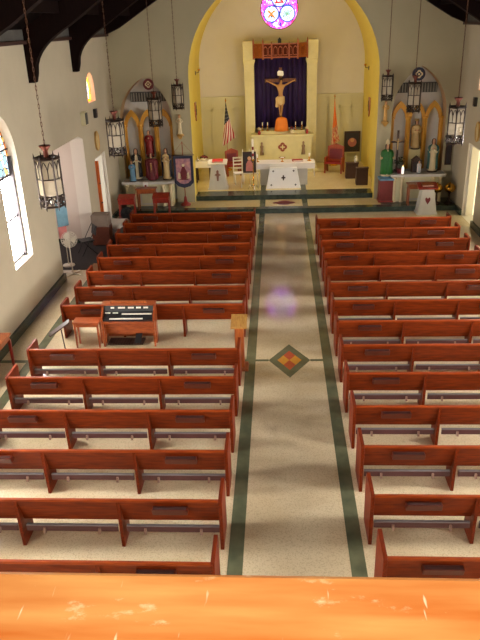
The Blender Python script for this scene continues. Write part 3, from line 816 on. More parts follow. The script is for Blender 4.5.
gothic(-4.84, 1.13, 2.95, .62, 'golden pointed-arch screen behind the statues in the left niche')
gothic(5.06, 1.21, 3.0, .62, 'golden pointed-arch screen behind the statues in the right niche')
for cx, z, r, mt, sd in ((-4.62, 4.50, .19, maroon, 'left'), (4.93, 4.58, .22, navy, 'right')):
    t = thing('wall_medallion', 'round %s medallion with a pale quatrefoil at the top of the %s niche' % ('maroon' if sd == 'left' else 'dark blue', sd), 'medallion', (cx, 25.14, z))
    m = MB(); m.slab(circle(0,0,r,32), -.05, .04, (), 'XZ'); m.build('disc', mt, t, bevel=.01)
    m = MB(); m.slab(quatrefoil(0,0,r*.62), -.065, -.05, [quatrefoil(0,0,r*.38)], 'XZ'); m.build('quatrefoil', cream_paint, t)
    m = MB(); m.slab(circle(0,0,r*.16,16), -.065, -.05, (), 'XZ'); m.build('centre_boss', cream_paint, t)
for cx, z, sd in ((-4.70, 4.02, 'left'), (5.0, 4.08, 'right')):
    t = thing('vent_grille', 'grey louvred grille strip across the upper %s niche' % sd, 'grille', (cx, 25.72, z))
    m = MB(); m.box((-.74, -.02, -.17), (.74, .06, .17)); m.build('backing', grille_m, t)
    for k in range(15):
        m = MB(); m.box((-.72 + k*.1, -.05, -.15), (-.68 + k*.1, -.02, .15)); m.build('slat', slat_m, t)

# statues of the left niche
statue('statue', 'statue of a nun in cream habit and black veil on the left side altar', (-5.28, 24.98, 1.12), 1.14, cream_paint, .2, black_paint, (.05, .95), None, 'fold', veil_head(black_paint))
statue('statue', 'small pale blue statue in front of the nun on the left side altar', (-5.40, 24.66, 1.12), .78, blue_paint, .1, None, hair=hair_m, arms='chest', wide=1.05)
statue('statue', 'red-robed statue standing highest in the middle of the left golden screen', (-4.84, 25.50, 1.86), .98, red_paint, 0, red_paint, (.25, .75), hair_m, 'chest', sash=None)
statue('statue', 'wide maroon-caped statue at the centre of the left side altar', (-4.70, 24.86, 1.12), .98, maroon, 0, maroon, (.08, .92), hair_m, 'fold', sash=gold_paint, wide=1.45)
statue('statue', 'statue in tan habit with dark blue shoulders on the right of the left side altar', (-4.15, 24.92, 1.12), 1.15, tan_paint, -.1, navy, (.14, .86), hair_m, 'chest', belt=cream_paint)
t = thing('altar_cloth', 'small white cloth hanging over the front edge of the left side altar', 'cloth', (-4.92, 24.52, 1.13))
m = MB(); m.slab([(.10, .0), (-.04, .0), (-.06, -.30), (-.05, -.30), (-.03, -.012), (.10, -.012)], -.09, .10, (), 'YZ'); m.M = Matrix.Identity(4); m.build('cloth', cloth_white, t)
m = MB(); m.box((-.03, -.068, -.28), (.04, -.055, -.1)); m.build('emblem', red_paint, t)
# wooden table before the left altar
def little_table(label, loc, w, h, mt):
    t = thing('small_table', label, 'table', loc)
    m = MB(); m.box((-w/2, -.2, h-.04), (w/2, .2, h)); m.build('tabletop', mt, t, bevel=.006)
    m = MB(); m.box((-w/2+.04, -.17, h-.18), (w/2-.04, .17, h-.04)); m.build('apron', mt, t)
    for sx in (-1, 1):
        for sy in (-1, 1):
            m = MB(); m.taper(0, h-.18, (.02,.02), (.028,.028), 0, sx*(w/2-.06), sy*.14); m.build('leg', mt, t)
    return t
little_table('small red-brown table in front of the left side altar', (-4.85, 24.22, .178), .74, .80, oak)
little_table('small red-brown table in front of the right side altar', (5.02, 24.22, .178), .80, .78, oak)

# prie-dieux
def prie(label, loc, rz=0):
    t = thing('prie_dieu', label, 'kneeling desk', loc, rz, 'red kneeling desks')
    m = MB(); m.M = Matrix.Translation((0, .12, .86)) @ Matrix.Rotation(.3, 4, 'X'); m.box((-.30, -.20, -.02), (.30, .17, .02)); m.build('desk_top', red_wood, t, bevel=.006)
    for s in (-1, 1):
        m = MB(); m.slab([(-.05, .0), (.25, .0), (.25, .86), (-.05, .78), (.04, .5)], s*.27-.02, s*.27+.02, (), 'YZ'); m.build('side_panel', red_wood, t)
    m = MB(); m.box((-.25, .02, .60), (.25, .06, .79)); m.build('shelf_panel', red_wood, t)
    m = MB(); m.box((-.26, -.36, .14), (.26, -.05, .2)); m.build('kneeling_board', red_wood, t, bevel=.006)
    for s in (-1, 1):
        m = MB(); m.box((s*.24-.03, -.36, 0), (s*.24+.03, .25, .14)); m.build('foot', red_wood, t)
    return t
p1 = prie('red wooden kneeling desk before the left side altar, with the black fan in front', (-5.42, 23.25, 0))
dup(p1, (-4.20, 23.40, 0), 0, 'red wooden kneeling desk before the left side altar, nearer the hanging banner')
t = thing('black_fan', 'round black floor fan standing in front of a red kneeling desk', 'fan', (-5.30, 22.72, 0), .2)
m = MB()
for r in (.24, .18, .12, .06): m.torus((0, -.05, .42), r, .007, 'Y', 28, 6)
for k in range(12):
    a = k*PI/6; m.tube([(.03*math.cos(a), -.06, .42+.03*math.sin(a)), (.24*math.cos(a), -.05, .42+.24*math.sin(a))], .005, 5)
m.build('cage', black_plastic, t)
m = MB(); m.slab(circle(0, .42, .235, 32), .02, .04, (), 'XZ'); m.lathe([(.09,0), (.09,.0)], 4) if False else None; m.build('back_guard', black_plastic, t)
for k in range(4):
    a = k*PI/2 + .3; m = MB(); m.M = Matrix.Translation((0, -.01, .42)) @ Matrix.Rotation(a, 4, 'Y') @ Matrix.Rotation(.4, 4, 'X'); m.box((.03, -.005, -.05), (.2, .005, .05)); m.build('blade', black_paint, t)
m = MB(); m.tube([(0,.06,.42), (0,.08,.2), (0,.02,.04)], .02); m.box((-.2, -.14, 0), (.2, .14, .04)); m.build('base', black_plastic, t)

# left corner things
t = thing('speaker_cabinet', 'brown wooden cabinet with a grey top section in the left front corner beside the door', 'cabinet', (-5.66, 20.55, .013))
m = MB(); m.box((-.28, -.24, .03), (.28, .24, .62)); m.build('body', mat('cabinet_brown', rgb(112,58,40), .5, var=.2), t, bevel=.01)
m = MB(); m.box((-.27, -.23, .62), (.27, .23, 1.0)); m.build('top_section', mat('cabinet_grey', rgb(128,112,98), .7, var=.1), t, bevel=.02)
for x in (-.2, .2): m = MB(); m.cbox((x, 0, .015), (.06, .4, .03)); m.build('foot', dark_wood, t)
t = thing('folding_chair', 'black folding chair in the left front corner', 'chair', (-5.92, 19.55, .013), -1.0)
m = MB(); m.box((-.21, -.2, .43), (.21, .2, .46)); m.build('seat', black_plastic, t, bevel=.01)
m = MB(); m.M = Matrix.Rotation(-.2, 4, 'X'); m.box((-.21, .12, .62), (.21, .14, .92)); m.build('backrest', black_plastic, t, bevel=.01)
for s in (-1, 1):
    m = MB(); m.tube([(s*.22, -.24, 0), (s*.22, .3, .9)], .012, 8); m.build('leg', black_plastic, t)
    m = MB(); m.tube([(s*.20, .24, 0), (s*.20, -.14, .45)], .012, 8); m.build('leg', black_plastic, t)
t = thing('cloth_table', 'low table under a crumpled white cloth at the outer end of the front left pew', 'table', (-5.47, 21.3, .013), -.25)
m = MB(); m.box((-.36, -.36, .48), (.36, .36, .52)); m.build('tabletop', dark_wood, t)
for sx in (-1, 1):
    for sy in (-1, 1):
        m = MB(); m.taper(0, .48, (.02,.02), (.025,.025), 0, sx*.3, sy*.3); m.build('leg', dark_wood, t)
m = MB(); n = 12; vs = []; fs = []
for i in range(n+1):
    for j in range(n+1):
        x, y = -.42 + .84*i/n, -.42 + .84*j/n; e = max(0, max(abs(x), abs(y)) - .37)
        vs.append((x, y, .535 + .012*math.sin(9*x+4*y)*math.cos(7*y) - e*2.4))
for i in range(n):
    for j in range(n): q = i*(n+1)+j; fs.append((q, q+n+1, q+n+2, q+1))
m.add(vs, fs, 0, True); o = m.build('cloth', cloth_white, t); sd = o.modifiers.new('thick', 'SOLIDIFY'); sd.thickness = .006; sd.offset = 1
t = thing('pedestal_fan', 'white pedestal fan on a cross base by the left alcove', 'fan', (-5.86, 17.72, 0), .5)
m = MB()
for r in (.22, .165, .11, .05): m.torus((0, -.08, 1.05), r, .006, 'Y', 28, 6); m.torus((0, .0, 1.05), r, .005, 'Y', 28, 6)
for k in range(16):
    a = k*PI/8; m.tube([(.03*math.cos(a), -.09, 1.05+.03*math.sin(a)), (.2*math.cos(a), -.075, 1.05+.2*math.sin(a)), (.22*math.cos(a), -.04, 1.05+.22*math.sin(a)), (.05*math.cos(a), .01, 1.05+.05*math.sin(a))], .0045, 5)
m.build('cage', white_plastic, t)
for k in range(3):
    a = k*2*PI/3; m = MB(); m.M = Matrix.Translation((0, -.04, 1.05)) @ Matrix.Rotation(a, 4, 'Y') @ Matrix.Rotation(.4, 4, 'X'); m.slab([(.02,-.04), (.15,-.15), (.2,-.02), (.18,.10), (.02,.04)], -.004, .004, (), 'XZ'); m.build('blade', white_plastic, t)
m = MB(); m.tube([(0,.02,1.05), (0,.12,1.05)], [.06,.05], 14); m.build('motor', white_plastic, t)
m = MB(); m.tube([(0,.06,.02), (0,.06,1.0)], .016, 10); m.build('pole', white_plastic, t)
m = MB(); m.cbox((0,.06,.015), (.56,.05,.03), (0,0,.6)); m.cbox((0,.06,.015), (.56,.05,.03), (0,0,-.97)); m.build('base', white_plastic, t)
t = thing('cloth_banner', 'blue and pink cloth banner hanging at the mouth of the left alcove', 'banner', (-6.2, 18.45, .013), .5)
m = MB(); m.tube([(0,.02,.03), (0,.02,2.05)], .014); m.tube([(-.22,.02,2.0), (.22,.02,2.0)], .012); m.build('pole', white_plastic, t)
m = MB(); m.lathe([(.18,0), (.17,.03), (.02,.05)], 16, (0,.02,0)); m.build('base', white_plastic, t)
def wavy(name, x0, x1, z0, z1, mt, parent, amp=.015, y=0, k=14):
    m = MB(); n = 16; vs = []
    for i in range(n+1):
        for z in (z0, z1):
            x = x0 + (x1-x0)*i/n; vs.append((x, y + amp*math.sin(k*x)*(1 if z == z0 else .5), z))
    m.add(vs, [(2*i, 2*i+2, 2*i+3, 2*i+1) for i in range(n)], 0, True); o = m.build(name, mt, parent)
    sd = o.modifiers.new('thick', 'SOLIDIFY'); sd.thickness = .008; return o
wavy('cloth', -.16, .16, 1.2, 1.98, aqua_cloth, t); wavy('pink_panel', -.16, .08, .85, 1.2, pink_cloth, t)
o = tag(MB().box((-6.5, 18.1, 0), (-4.95, 21.65, .012)).box((-5.9, 21.65, 0), (-4.95, 23.0, .012)).build('floor_dark_patch', dark_floor_m), 'large dark patch of floor in the left front corner', 'rug')  # thin dark sheet laid over part of the floor
o = tag(MB().box((-5.5, 17.75, .013), (-5.1, 18.6, .025)).build('cardboard_sheet', card_m), 'flat brown cardboard sheet on the floor beside the white fan', 'cardboard')

# wall fittings
t = thing('wall_speaker', 'small pale box speaker high on the left wall under the lancet window', 'speaker', (XL, 21.0, 3.88))
m = MB(); m.box((0, -.16, -.2), (.14, .16, .2)); m.build('case', cream_panel, t, bevel=.01)
m = MB(); m.box((.14, -.13, -.17), (.15, .13, .17)); m.build('grille', grille_m, t)
for X, s, y, z, sd in ((XL, 1, 22.45, 3.86, 'left'), (XR, -1, 22.9, 3.85, 'right')):
    t = thing('wall_box', 'small dark box on the %s wall below the lancet window' % sd, 'wall box', (X, y, z))
    m = MB(); m.box((min(0, s*.1), -.09, -.14), (max(0, s*.1), .09, .14)); m.build('case', black_plastic, t, bevel=.01)
    m = MB(); m.box((min(s*.1, s*.11), -.06, -.1), (max(s*.1, s*.11), .06, .1)); m.build('cover', dark_wood, t)
for X, s, sd in ((XL, 1, 'left'), (XR, -1, 'right')):
    t = thing('oval_plaque', 'pale gold oval relief plaque on the %s wall above the door' % sd, 'plaque', (X, 22.3, 3.0))
    m = MB(); m.slab([(.2*math.cos(k*PI/14), .3*math.sin(k*PI/14)) for k in range(28)], min(0, s*.05), max(0, s*.05), (), 'YZ'); m.build('relief', tan_paint, t, bevel=.01)
    m = MB(); m.torus((s*.05, 0, 0), 1, .022, 'X', 28, 6, sx=.2, sy=.3); m.build('rim', gold_paint, t)
t = thing('framed_picture', 'dark upright framed picture on the wall right of the right niche', 'picture', (6.22, YF, 1.78))
m = MB(); m.slab([(-.11,-.38), (.11,-.38), (.11,.38), (-.11,.38)], -.05, 0, [[(-.07,-.33), (.07,-.33), (.07,.33), (-.07,.33)]], 'XZ'); m.build('frame', dark_wood, t)
m = MB(); m.box((-.07, -.03, -.33), (.07, -.01, .33)); m.build('image', picture_dark, t)
# gilt figures either side of the arch
for x, z, sd in ((-3.58, 2.72, 'left'), (3.84, 3.0, 'right')):
    g = statue('gilt_figure', 'slim gilt figure on a wall bracket %s of the chancel arch' % sd, (x, YF-.14, z), .72, cream_paint if sd == 'left' else gold_paint, 0, None, hair=gold_paint, arms='chest', plinth=gold_paint, cat='figure', wide=.75)
    m = MB(); m.taper(-.16, 0, (.03,.03), (.12,.13)); m.box((-.12, .05, -.06), (.12, .14, 0)); m.build('bracket', gold_paint, g)

# hanging banner on pole, left of the arch
t = thing('processional_banner', 'dark bordered processional banner on a pole left of the arch', 'banner', (-3.5, 24.72, .178))
m = MB(); m.tube([(0,.04,.1), (0,.04,2.35)], .016); m.build('pole', oak, t)
m = MB(); m.tube([(-.42,.03,1.86), (.42,.03,1.86)], .014); m.build('crossbar', dark_wood, t)
m = MB(); m.tube([(-.4,.02,1.87), (0,.03,2.33)], .006, 6); m.tube([(.4,.02,1.87), (0,.03,2.33)], .006, 6); m.build('cord', oak, t)
m = MB(); m.lathe([(.2,0), (.19,.05), (.08,.12), (.05,.3), (.025,.34)], 20, (0,.04,0)); m.build('base', red_wood, t)
m = MB(); m.slab([(-.36,1.84), (.36,1.84), (.36,.86), (.22,.72), (0,.66), (-.22,.72), (-.36,.86)], -.012, .0, (), 'XZ'); b = m.build('banner_cloth', navy, t)
m = MB(); m.slab([(-.27,1.74), (.27,1.74), (.27,.95), (.15,.84), (0,.8), (-.15,.84), (-.27,.95)], -.018, -.012, (), 'XZ'); m.build('field', mat('banner_field', rgb(206,150,140), .8, scale=8, col2=rgb(150,110,130)), b)
m = MB(); m.slab([(-.16,.96), (.16,.96), (.12,1.25), (.05,1.42), (.06,1.5), (0,1.58), (-.06,1.5), (-.05,1.42), (-.12,1.25)], -.024, -.018, (), 'XZ'); m.build('figure_motif', maroon, b)
m = MB(); m.slab(circle(0, 1.5, .055, 16), -.028, -.024, (), 'XZ'); m.build('face_motif', cream_paint, b)
m = MB(); m.slab([(-.22,1.02), (-.1,.98), (-.12,1.2), (-.2,1.25)], -.024, -.018, (), 'XZ'); m.build('pale_motif', cream_paint, b)
m = MB(); m.slab([(.1,.98), (.22,1.02), (.2,1.25), (.12,1.2)], -.024, -.018, (), 'XZ'); m.build('pale_motif', cream_paint, b)

# right altar things
statue('statue', 'green-robed bishop statue on a red pedestal right of the arch', (3.95, 24.84, 1.06), 1.22, cream_paint, 0, green_paint, (.02, .98), hair_m, 'side', mitre_head(cream_paint), sash=green_paint, plinth=blue_paint, wide=1.12)
t = thing('pedestal', 'dark red square pedestal under the green-robed statue', 'pedestal', (3.95, 24.84, .178))
m = MB(); m.box((-.24, -.24, .06), (.24, .24, .80)); m.build('shaft', mat('pedestal_red', rgb(120,36,30), .5, var=.2), t)
m = MB(); m.box((-.27, -.27, 0), (.27, .27, .06)); m.build('base', red_wood, t, bevel=.01)
m = MB(); m.box((-.27, -.27, .80), (.27, .27, .88)); m.build('cap', blue_paint, t, bevel=.015)
t = thing('standing_cross', 'dark standing crucifix at the left of the right side altar', 'crucifix', (4.33, 25.0, 1.2))
m = MB(); m.slab(cross_poly(0, 1.1, .46, .8, .07), -.03, .03, (), 'XZ'); m.box((-.035, -.03, .1), (.035, .03, .72)); m.build('cross', dark_wood, t)
m = MB(); m.box((-.14, -.12, 0), (.14, .12, .05)); m.box((-.09, -.08, .05), (.09, .08, .1)); m.build('base', dark_wood, t, bevel=.008)
m = MB(); m.tube([(0,-.045,.82), (0,-.06,1.05), (0,-.05,1.16), (0,-.07,1.2)], [.02,.032,.018,.028], 8); m.tube([(-.17,-.04,1.16), (0,-.05,1.11), (.17,-.04,1.16)], [.01,.018,.01], 6); m.build('corpus', tan_paint, t)
t = thing('potted_plant', 'dark leafy plant at the foot of the cross on the right side altar', 'plant', (4.42, 24.78, 1.2))
m = MB(); m.lathe([(.08,0), (.11,.16), (.115,.18), (.09,.18)], 16); m.build('pot', maroon, t)
m = MB(); rnd = random.Random(3)
for k in range(60):
    a = rnd.random()*2*PI; e = .2 + rnd.random()*1.2; r = .12 + rnd.random()*.16
    c = Vector((r*math.cos(a)*math.cos(e), .7*r*math.sin(a)*math.cos(e), .24 + r*1.3*math.sin(e))); d = Vector((math.cos(a), math.sin(a), .3)).normalized()*.07; w = Vector((-math.sin(a), math.cos(a), rnd.uniform(-.5,.5)))*.03
    m.add([tuple(c-d), tuple(c+w), tuple(c+d), tuple(c-w)], [(0,1,2,3)])
m.build('foliage', leaf_m, t)
m = MB(); m.tube([(0,0,.1), (0,0,.4)], .01); m.build('stem', leaf_m, t)
t = thing('altar_candle', 'bright white candle in front of the plant on the right side altar', 'candle', (4.50, 24.60, 1.2))
m = MB(); m.lathe([(.045,0), (.045,.25), (.03,.26), (.001,.255)], 14); m.build('wax', emit('lit_wax', (1,.93,.78,1), 1.1), t)
m = MB(); m.lathe([(.06,0), (.065,.02), (.046,.02)], 14); m.build('dish', brass, t)
m = MB(); m.lathe([(.004,.255), (.014,.28), (.001,.33)], 8); m.build('flame', emit('flame', (1,.7,.3,1), 4), t)
statue('statue', 'pale golden statue standing highest in the middle of the right golden screen', (5.06, 25.50, 1.94), 1.05, tan_paint, 0, gold_paint, (.15, .85), hair_m, 'fold', crown_head(gold_paint))
statue('statue', 'statue in teal mantle holding a child on the right of the right side altar', (5.62, 24.98, 1.2), 1.18, cream_paint, -.15, teal_paint, (.1, .9), hair_m, 'chest')
t = thing('altar_shrine', 'small dark wooden shrine box at the centre of the right side altar', 'shrine', (5.05, 25.0, 1.2))
m = MB(); m.box((-.17, -.12, 0), (.17, .12, .42)); m.slab([(-.19,.42), (.19,.42), (0,.58)], -.13, .13, (), 'XZ'); m.build('case', dark_wood, t)
m = MB(); m.box((-.13, -.13, .04), (.13, -.12, .38)); m.build('door', picture_dark, t)
statue('statue', 'small pale blue-white veiled statue in front of the dark shrine box', (5.10, 24.72, 1.2), .44, mat('painted_pale', rgb(196,204,214), .5, var=.1), 0, cloth_white, (.1,.9), None, 'fold', veil_head(cloth_white), plinth=navy)

# white tapering pulpits and altar
def pulpit(label, loc, w0, w1, h, emblem):
    t = thing('pulpit', label, 'pulpit', loc)
    m = MB(); m.taper(0, h, (w0, .26), (w1, .18)); m.build('body', marble_white, t, bevel=.01)
    m = MB(); m.taper(-.02 + .02, .05, (w0+.02, .28), (w0+.015, .27)); m.build('base', marble_white, t)
    m = MB(); m.M = Matrix.Translation((0, 0, h+.05)) @ Matrix.Rotation(.22, 4, 'X'); m.box((-w1-.14, -.26, -.03), (w1+.14, .24, .03)); m.build('reading_desk', emblem[1], t, bevel=.006)
    zc = h*.55; yf = -(.26 + (.18-.26)*zc/h) - .004
    m = MB(); m.slab(emblem[0](0, zc), yf-.012, yf+.012, (), 'XZ'); m.build('emblem', emblem[2], t)
    return t
emblem_tan = mat('emblem_tan', rgb(138,96,84), .6, var=.2)
def fig_emblem(x, z): return [(x-.03,z-.22), (x+.03,z-.22), (x+.05,z), (x+.13,z+.03), (x+.04,z+.1), (x+.05,z+.18), (x,z+.24), (x-.05,z+.18), (x-.04,z+.1), (x-.13,z+.03), (x-.05,z)]
def heart_emblem(x, z): return [(x, z-.15), (x+.08, z-.02), (x+.09, z+.06), (x+.05, z+.10), (x, z+.05), (x-.05, z+.10), (x-.09, z+.06), (x-.08, z-.02)]
pulpit('white tapering marble pulpit at the left of the sanctuary', (-2.40, 26.68, .34), .38, .24, 1.0, (fig_emblem, marble_white, emblem_tan))
pulpit('white tapering pulpit with a red heart emblem before the right side altar', (5.24, 23.72, 0), .34, .20, .92, (heart_emblem, red_wood, maroon))
def book(label, loc, rz, w, d, h, cover, pages=ivory, tilt=0):
    t = thing('book', label, 'book', loc, rz); t.rotation_euler = (tilt, 0, rz)
    m = MB(); m.box((-w/2, -d/2, 0), (w/2, d/2, .008)); m.box((-w/2, -d/2, h-.008), (w/2, d/2, h)); m.box((-w/2, -d/2, 0), (-w/2+.008, d/2, h)); m.build('cover', cover, t)
    m = MB(); m.box((-w/2+.01, -d/2+.01, .009), (w/2-.01, d/2-.01, h-.009)); m.build('pages', pages, t)
    return t
book('red book lying on the white pulpit at the left of the sanctuary', (-2.40, 26.67, .34+1.0+.083), 0, .42, .3, .05, gold_book, tilt=.22)
book('open brown book on the right pulpit with the heart emblem', (5.24, 23.71, .92+.083), 0, .4, .28, .04, oak, tilt=.22)
for x, lb in ((5.72, 'round brass vessel right of the heart pulpit, nearer to it'), (6.17, 'round brass vessel in the right front corner, nearest the wall')):
    t = thing('brass_vessel', lb, 'vessel', (x, 24.32, .178), 0, 'brass vessels in the right corner')
    m = MB(); m.lathe([(.05,.40), (.15,.44), (.2,.54), (.19,.62), (.12,.70), (.03,.73), (.02,.77), (.001,.78)], 22); m.build('bowl', brass, t)
    m = MB(); m.lathe([(.15,0), (.14,.03), (.035,.08), (.03,.36), (.06,.40)], 18); m.build('stand', dark_wood, t)

# ------------------------------------------------------------------ sanctuary
t = thing('altar', 'white freestanding altar with a long cloth and tapering front in the sanctuary', 'altar', (.22, 27.35, .34))
m = MB(); m.box((-.95, -.28, 0), (.95, .3, .80)); m.build('altar_body', marble_white, t)
m = MB(); m.box((-1.2, -.42, .80), (1.2, .42, .88)); m.build('altar_top', marble_white, t, bevel=.01)
m = MB(); m.box((-1.22, -.43, .882), (1.22, .43, .892)); m.box((-1.22, -.438, .68), (1.22, -.43, .892)); m.box((-1.235, -.43, .35), (-1.222, .43, .892)); m.box((1.222, -.43, .35), (1.235, .43, .892)); m.build('altar_cloth', cloth_white, t)
t = thing('altar_front_panel', 'white tapering front of the altar with crosses', 'altar frontal', (.2, 26.62, .34))  # front of the altar, built as a separate piece
m = MB(); m.taper(0, .80, (.68, .16), (.53, .10)); m.build('panel', bright_cloth, t, bevel=.01)
m = MB(); zc = .42; m.slab(cross_poly(0, zc, .16, .2, .05), -.145, -.125, (), 'XZ'); m.slab(quatrefoil(0, zc, .06), -.15, -.125, (), 'XZ'); m.build('centre_cross', dark_wood, t)
for x, z in ((-.48,.14), (.48,.14), (-.40,.68), (.40,.68)):
    m = MB(); y = -(.16 - .06*z/.8); m.slab(cross_poly(x, z, .08, .08, .025), y-.01, y+.008, (), 'XZ'); m.build('corner_cross', lead, t)
book('red missal lying at the right of the altar', (.78, 27.35, 1.24), .15, .42, .3, .06, gold_book)
for k, (x, y) in enumerate(((-.85, 27.35), (1.25, 27.4))):
    t = thing('altar_candlestick', 'short brass candlestick at the %s end of the altar' % ('left' if k == 0 else 'right'), 'candlestick', (x, y, 1.235))
    m = MB(); m.lathe([(.09,0), (.08,.02), (.025,.05), (.02,.12), (.05,.15), (.045,.16)], 16); m.build('stick', brass, t)
    m = MB(); m.lathe([(.03,.16), (.03,.30), (.001,.305)], 12); m.build('wax', ivory, t)
t = thing('chalice', 'small brass bowl on the middle of the altar cloth', 'bowl', (.16, 27.3, 1.235))
m = MB(); m.lathe([(.07,0), (.06,.02), (.02,.04), (.02,.1), (.10,.14), (.14,.17), (.13,.17), (.02,.12)], 18); m.build('cup', brass, t)
m = MB(); m.lathe([(.11,.15), (.06,.18), (.001,.19)], 14); m.build('linen', cloth_white, t)

# credence table, left
t = thing('credence_table', 'small dark table with a white cloth by the left sanctuary wall', 'table', (-3.12, 28.1, .34))
m = MB(); m.box((-.33, -.3, .80), (.33, .3, .84)); m.build('tabletop', dark_wood, t)
m = MB(); m.box((-.35, -.32, .842), (.35, .32, .85)); m.box((-.35, -.325, .62), (.35, -.317, .85)); m.box((.345, -.32, .62), (.353, .32, .85)); m.build('cloth', cloth_white, t)
for sx in (-1, 1):
    for sy in (-1, 1): m = MB(); m.taper(0, .8, (.025,.025), (.03,.03), 0, sx*.28, sy*.25); m.build('leg', dark_wood, t)
t = thing('flower_bowl', 'bowl of dark flowers on the white clothed table', 'flowers', (-3.1, 28.15, 1.195))
m = MB(); m.lathe([(.07,0), (.12,.1), (.1,.1)], 14); m.build('bowl', ivory, t)
for k in range(14):
    a = k*2.4; r = .02 + .13*(k/14)**.6
    m = MB(); m.ball((r*math.cos(a), r*math.sin(a), .2 - r*.5), (.05,.05,.04), 8, 5); m.build('flower', maroon if k % 3 else leaf_m, t)
o = tag(MB().lathe([(.04,0), (.05,.08), (.02,.15), (.025,.2)], 12).build('cruet', silver, loc=(-3.34, 27.95, 1.195)), 'small silver cruet on the white clothed table', 'cruet')
chair_wood = mat('chair_wood', rgb(158,70,24), .4, scale=4, stretch=(5,5,1), col2=rgb(120,44,14))
def high_chair(label, loc, rz, w, h):
    t = thing('sanctuary_chair', label, 'chair', loc, rz)
    m = MB(); m.box((-w/2, -.24, .40), (w/2, .22, .47)); m.build('seat', red_paint, t, bevel=.01)
    for s in (-1, 1): m = MB(); m.box((s*w/2-.015, -.2, .1), (s*w/2+.015, .2, .62)); m.build('side_panel', chair_wood, t)
    m = MB(); m.slab([(-w/2,.47), (w/2,.47), (w/2,h-.12), (w/4,h-.06), (0,h), (-w/4,h-.06), (-w/2,h-.12)], .2, .25, [[(-w/2+.08,.55), (w/2-.08,.55), (w/2-.08,h-.22), (-w/2+.08,h-.22)]], 'XZ'); m.build('back_frame', chair_wood, t)
    m = MB(); m.box((-w/2+.08, .215, .55), (w/2-.08, .235, h-.22)); m.build('back_panel', maroon, t)
    for s in (-1, 1):
        m = MB(); m.box((s*w/2-.03, -.22, .62), (s*w/2+.03, .22, .67)); m.build('arm', chair_wood, t)
        for y in (-.2, .2): m = MB(); m.box((s*w/2-.03, y-.03, 0), (s*w/2+.03, y+.03, .64)); m.build('leg', chair_wood, t)
    return t
high_chair('red upholstered wooden armchair right of the altar', (2.42, 29.3, .34), -.35, .72, 1.2)
high_chair('red upholstered armchair behind the easel, left of the altar', (-1.96, 29.2, .34), .3, .58, 1.12)
t = thing('picture_easel', 'white easel holding a dark framed picture left of the altar', 'easel', (-1.14, 26.8, .34))
for x0, y0, x1, y1 in ((-.34,-.08,-.26,.06), (.34,-.08,.26,.06), (0,.34,0,.08)): m = MB(); m.tube([(x0,y0,0), (x1,y1,1.5)], .014, 8); m.build('leg', white_plastic, t)
m = MB(); m.box((-.36, -.1, .55), (.36, -.0, .58)); m.tube([(-.3,.0,1.0), (.3,.0,1.0)], .012, 8); m.build('ledge', white_plastic, t)
t = thing('framed_picture', 'dark framed picture of a robed figure resting on the white easel', 'picture', (-1.14, 26.8, .93))
m = MB(); m.M = Matrix.Rotation(-.06, 4, 'X'); m.slab([(-.26,0), (.26,0), (.26,.82), (-.26,.82)], -.08, -.04, [[(-.22,.05), (.22,.05), (.22,.77), (-.22,.77)]], 'XZ'); m.build('frame', dark_wood, t)
m = MB(); m.M = Matrix.Rotation(-.06, 4, 'X'); m.box((-.22, -.06, .05), (.22, -.045, .77)); im = m.build('image', picture_dark, t)
m = MB(); m.M = Matrix.Rotation(-.06, 4, 'X'); m.slab([(-.15,.06), (.15,.06), (.13,.35), (.06,.48), (-.06,.48), (-.13,.35)], -.064, -.06, (), 'XZ'); m.build('robe_motif', rose_pink, im)
m = MB(); m.M = Matrix.Rotation(-.06, 4, 'X'); m.slab(circle(0,.56,.075,18), -.066, -.06, (), 'XZ'); m.build('head_motif', skin_m, im)
t = thing('white_chair', 'white slatted chair beside the easel, left of the picture', 'chair', (-1.62, 27.5, .34), .2)
m = MB(); m.box((-.2, -.2, .42), (.2, .2, .46)); m.build('seat', cloth_white, t, bevel=.006)
for s in (-1, 1):
    m = MB(); m.tube([(s*.18,.19,0), (s*.18,.21,1.05)], .02, 8); m.build('rear_leg', white_plastic, t)
    m = MB(); m.tube([(s*.18,-.18,0), (s*.18,-.18,.42)], .02, 8); m.build('front_leg', white_plastic, t)
for z in (.6, .75, .9, 1.02): m = MB(); m.box((-.18, .19, z-.03), (.18, .21, z+.03)); m.build('back_slat', white_plastic, t)
t = thing('paschal_candle', 'tall white candle with red bands on a brass stand before the easel', 'candle', (-.98, 26.35, .348))
m = MB(); m.lathe([(.06,.06), (.03,.1), (.02,.3), (.035,.36), (.018,.42), (.018,1.1), (.06,1.16), (.05,1.19)], 18); m.build('stand', brass, t)
for k in range(3): a = k*2*PI/3 - PI/2 + .2; m = MB(); m.tube([(0,0,.16), (.16*math.cos(a),.16*math.sin(a),.12), (.24*math.cos(a),.24*math.sin(a),.0)], [.02,.022,.016], 8); m.build('foot', silver, t)
m = MB(); m.lathe([(.035,1.19), (.035,1.95), (.001,1.96)], 14); w = m.build('wax', ivory, t)
m = MB(); m.lathe([(.037,1.30), (.037,1.42)], 14); m.lathe([(.037,1.55), (.037,1.67)], 14); m.build('red_band', red_paint, w)

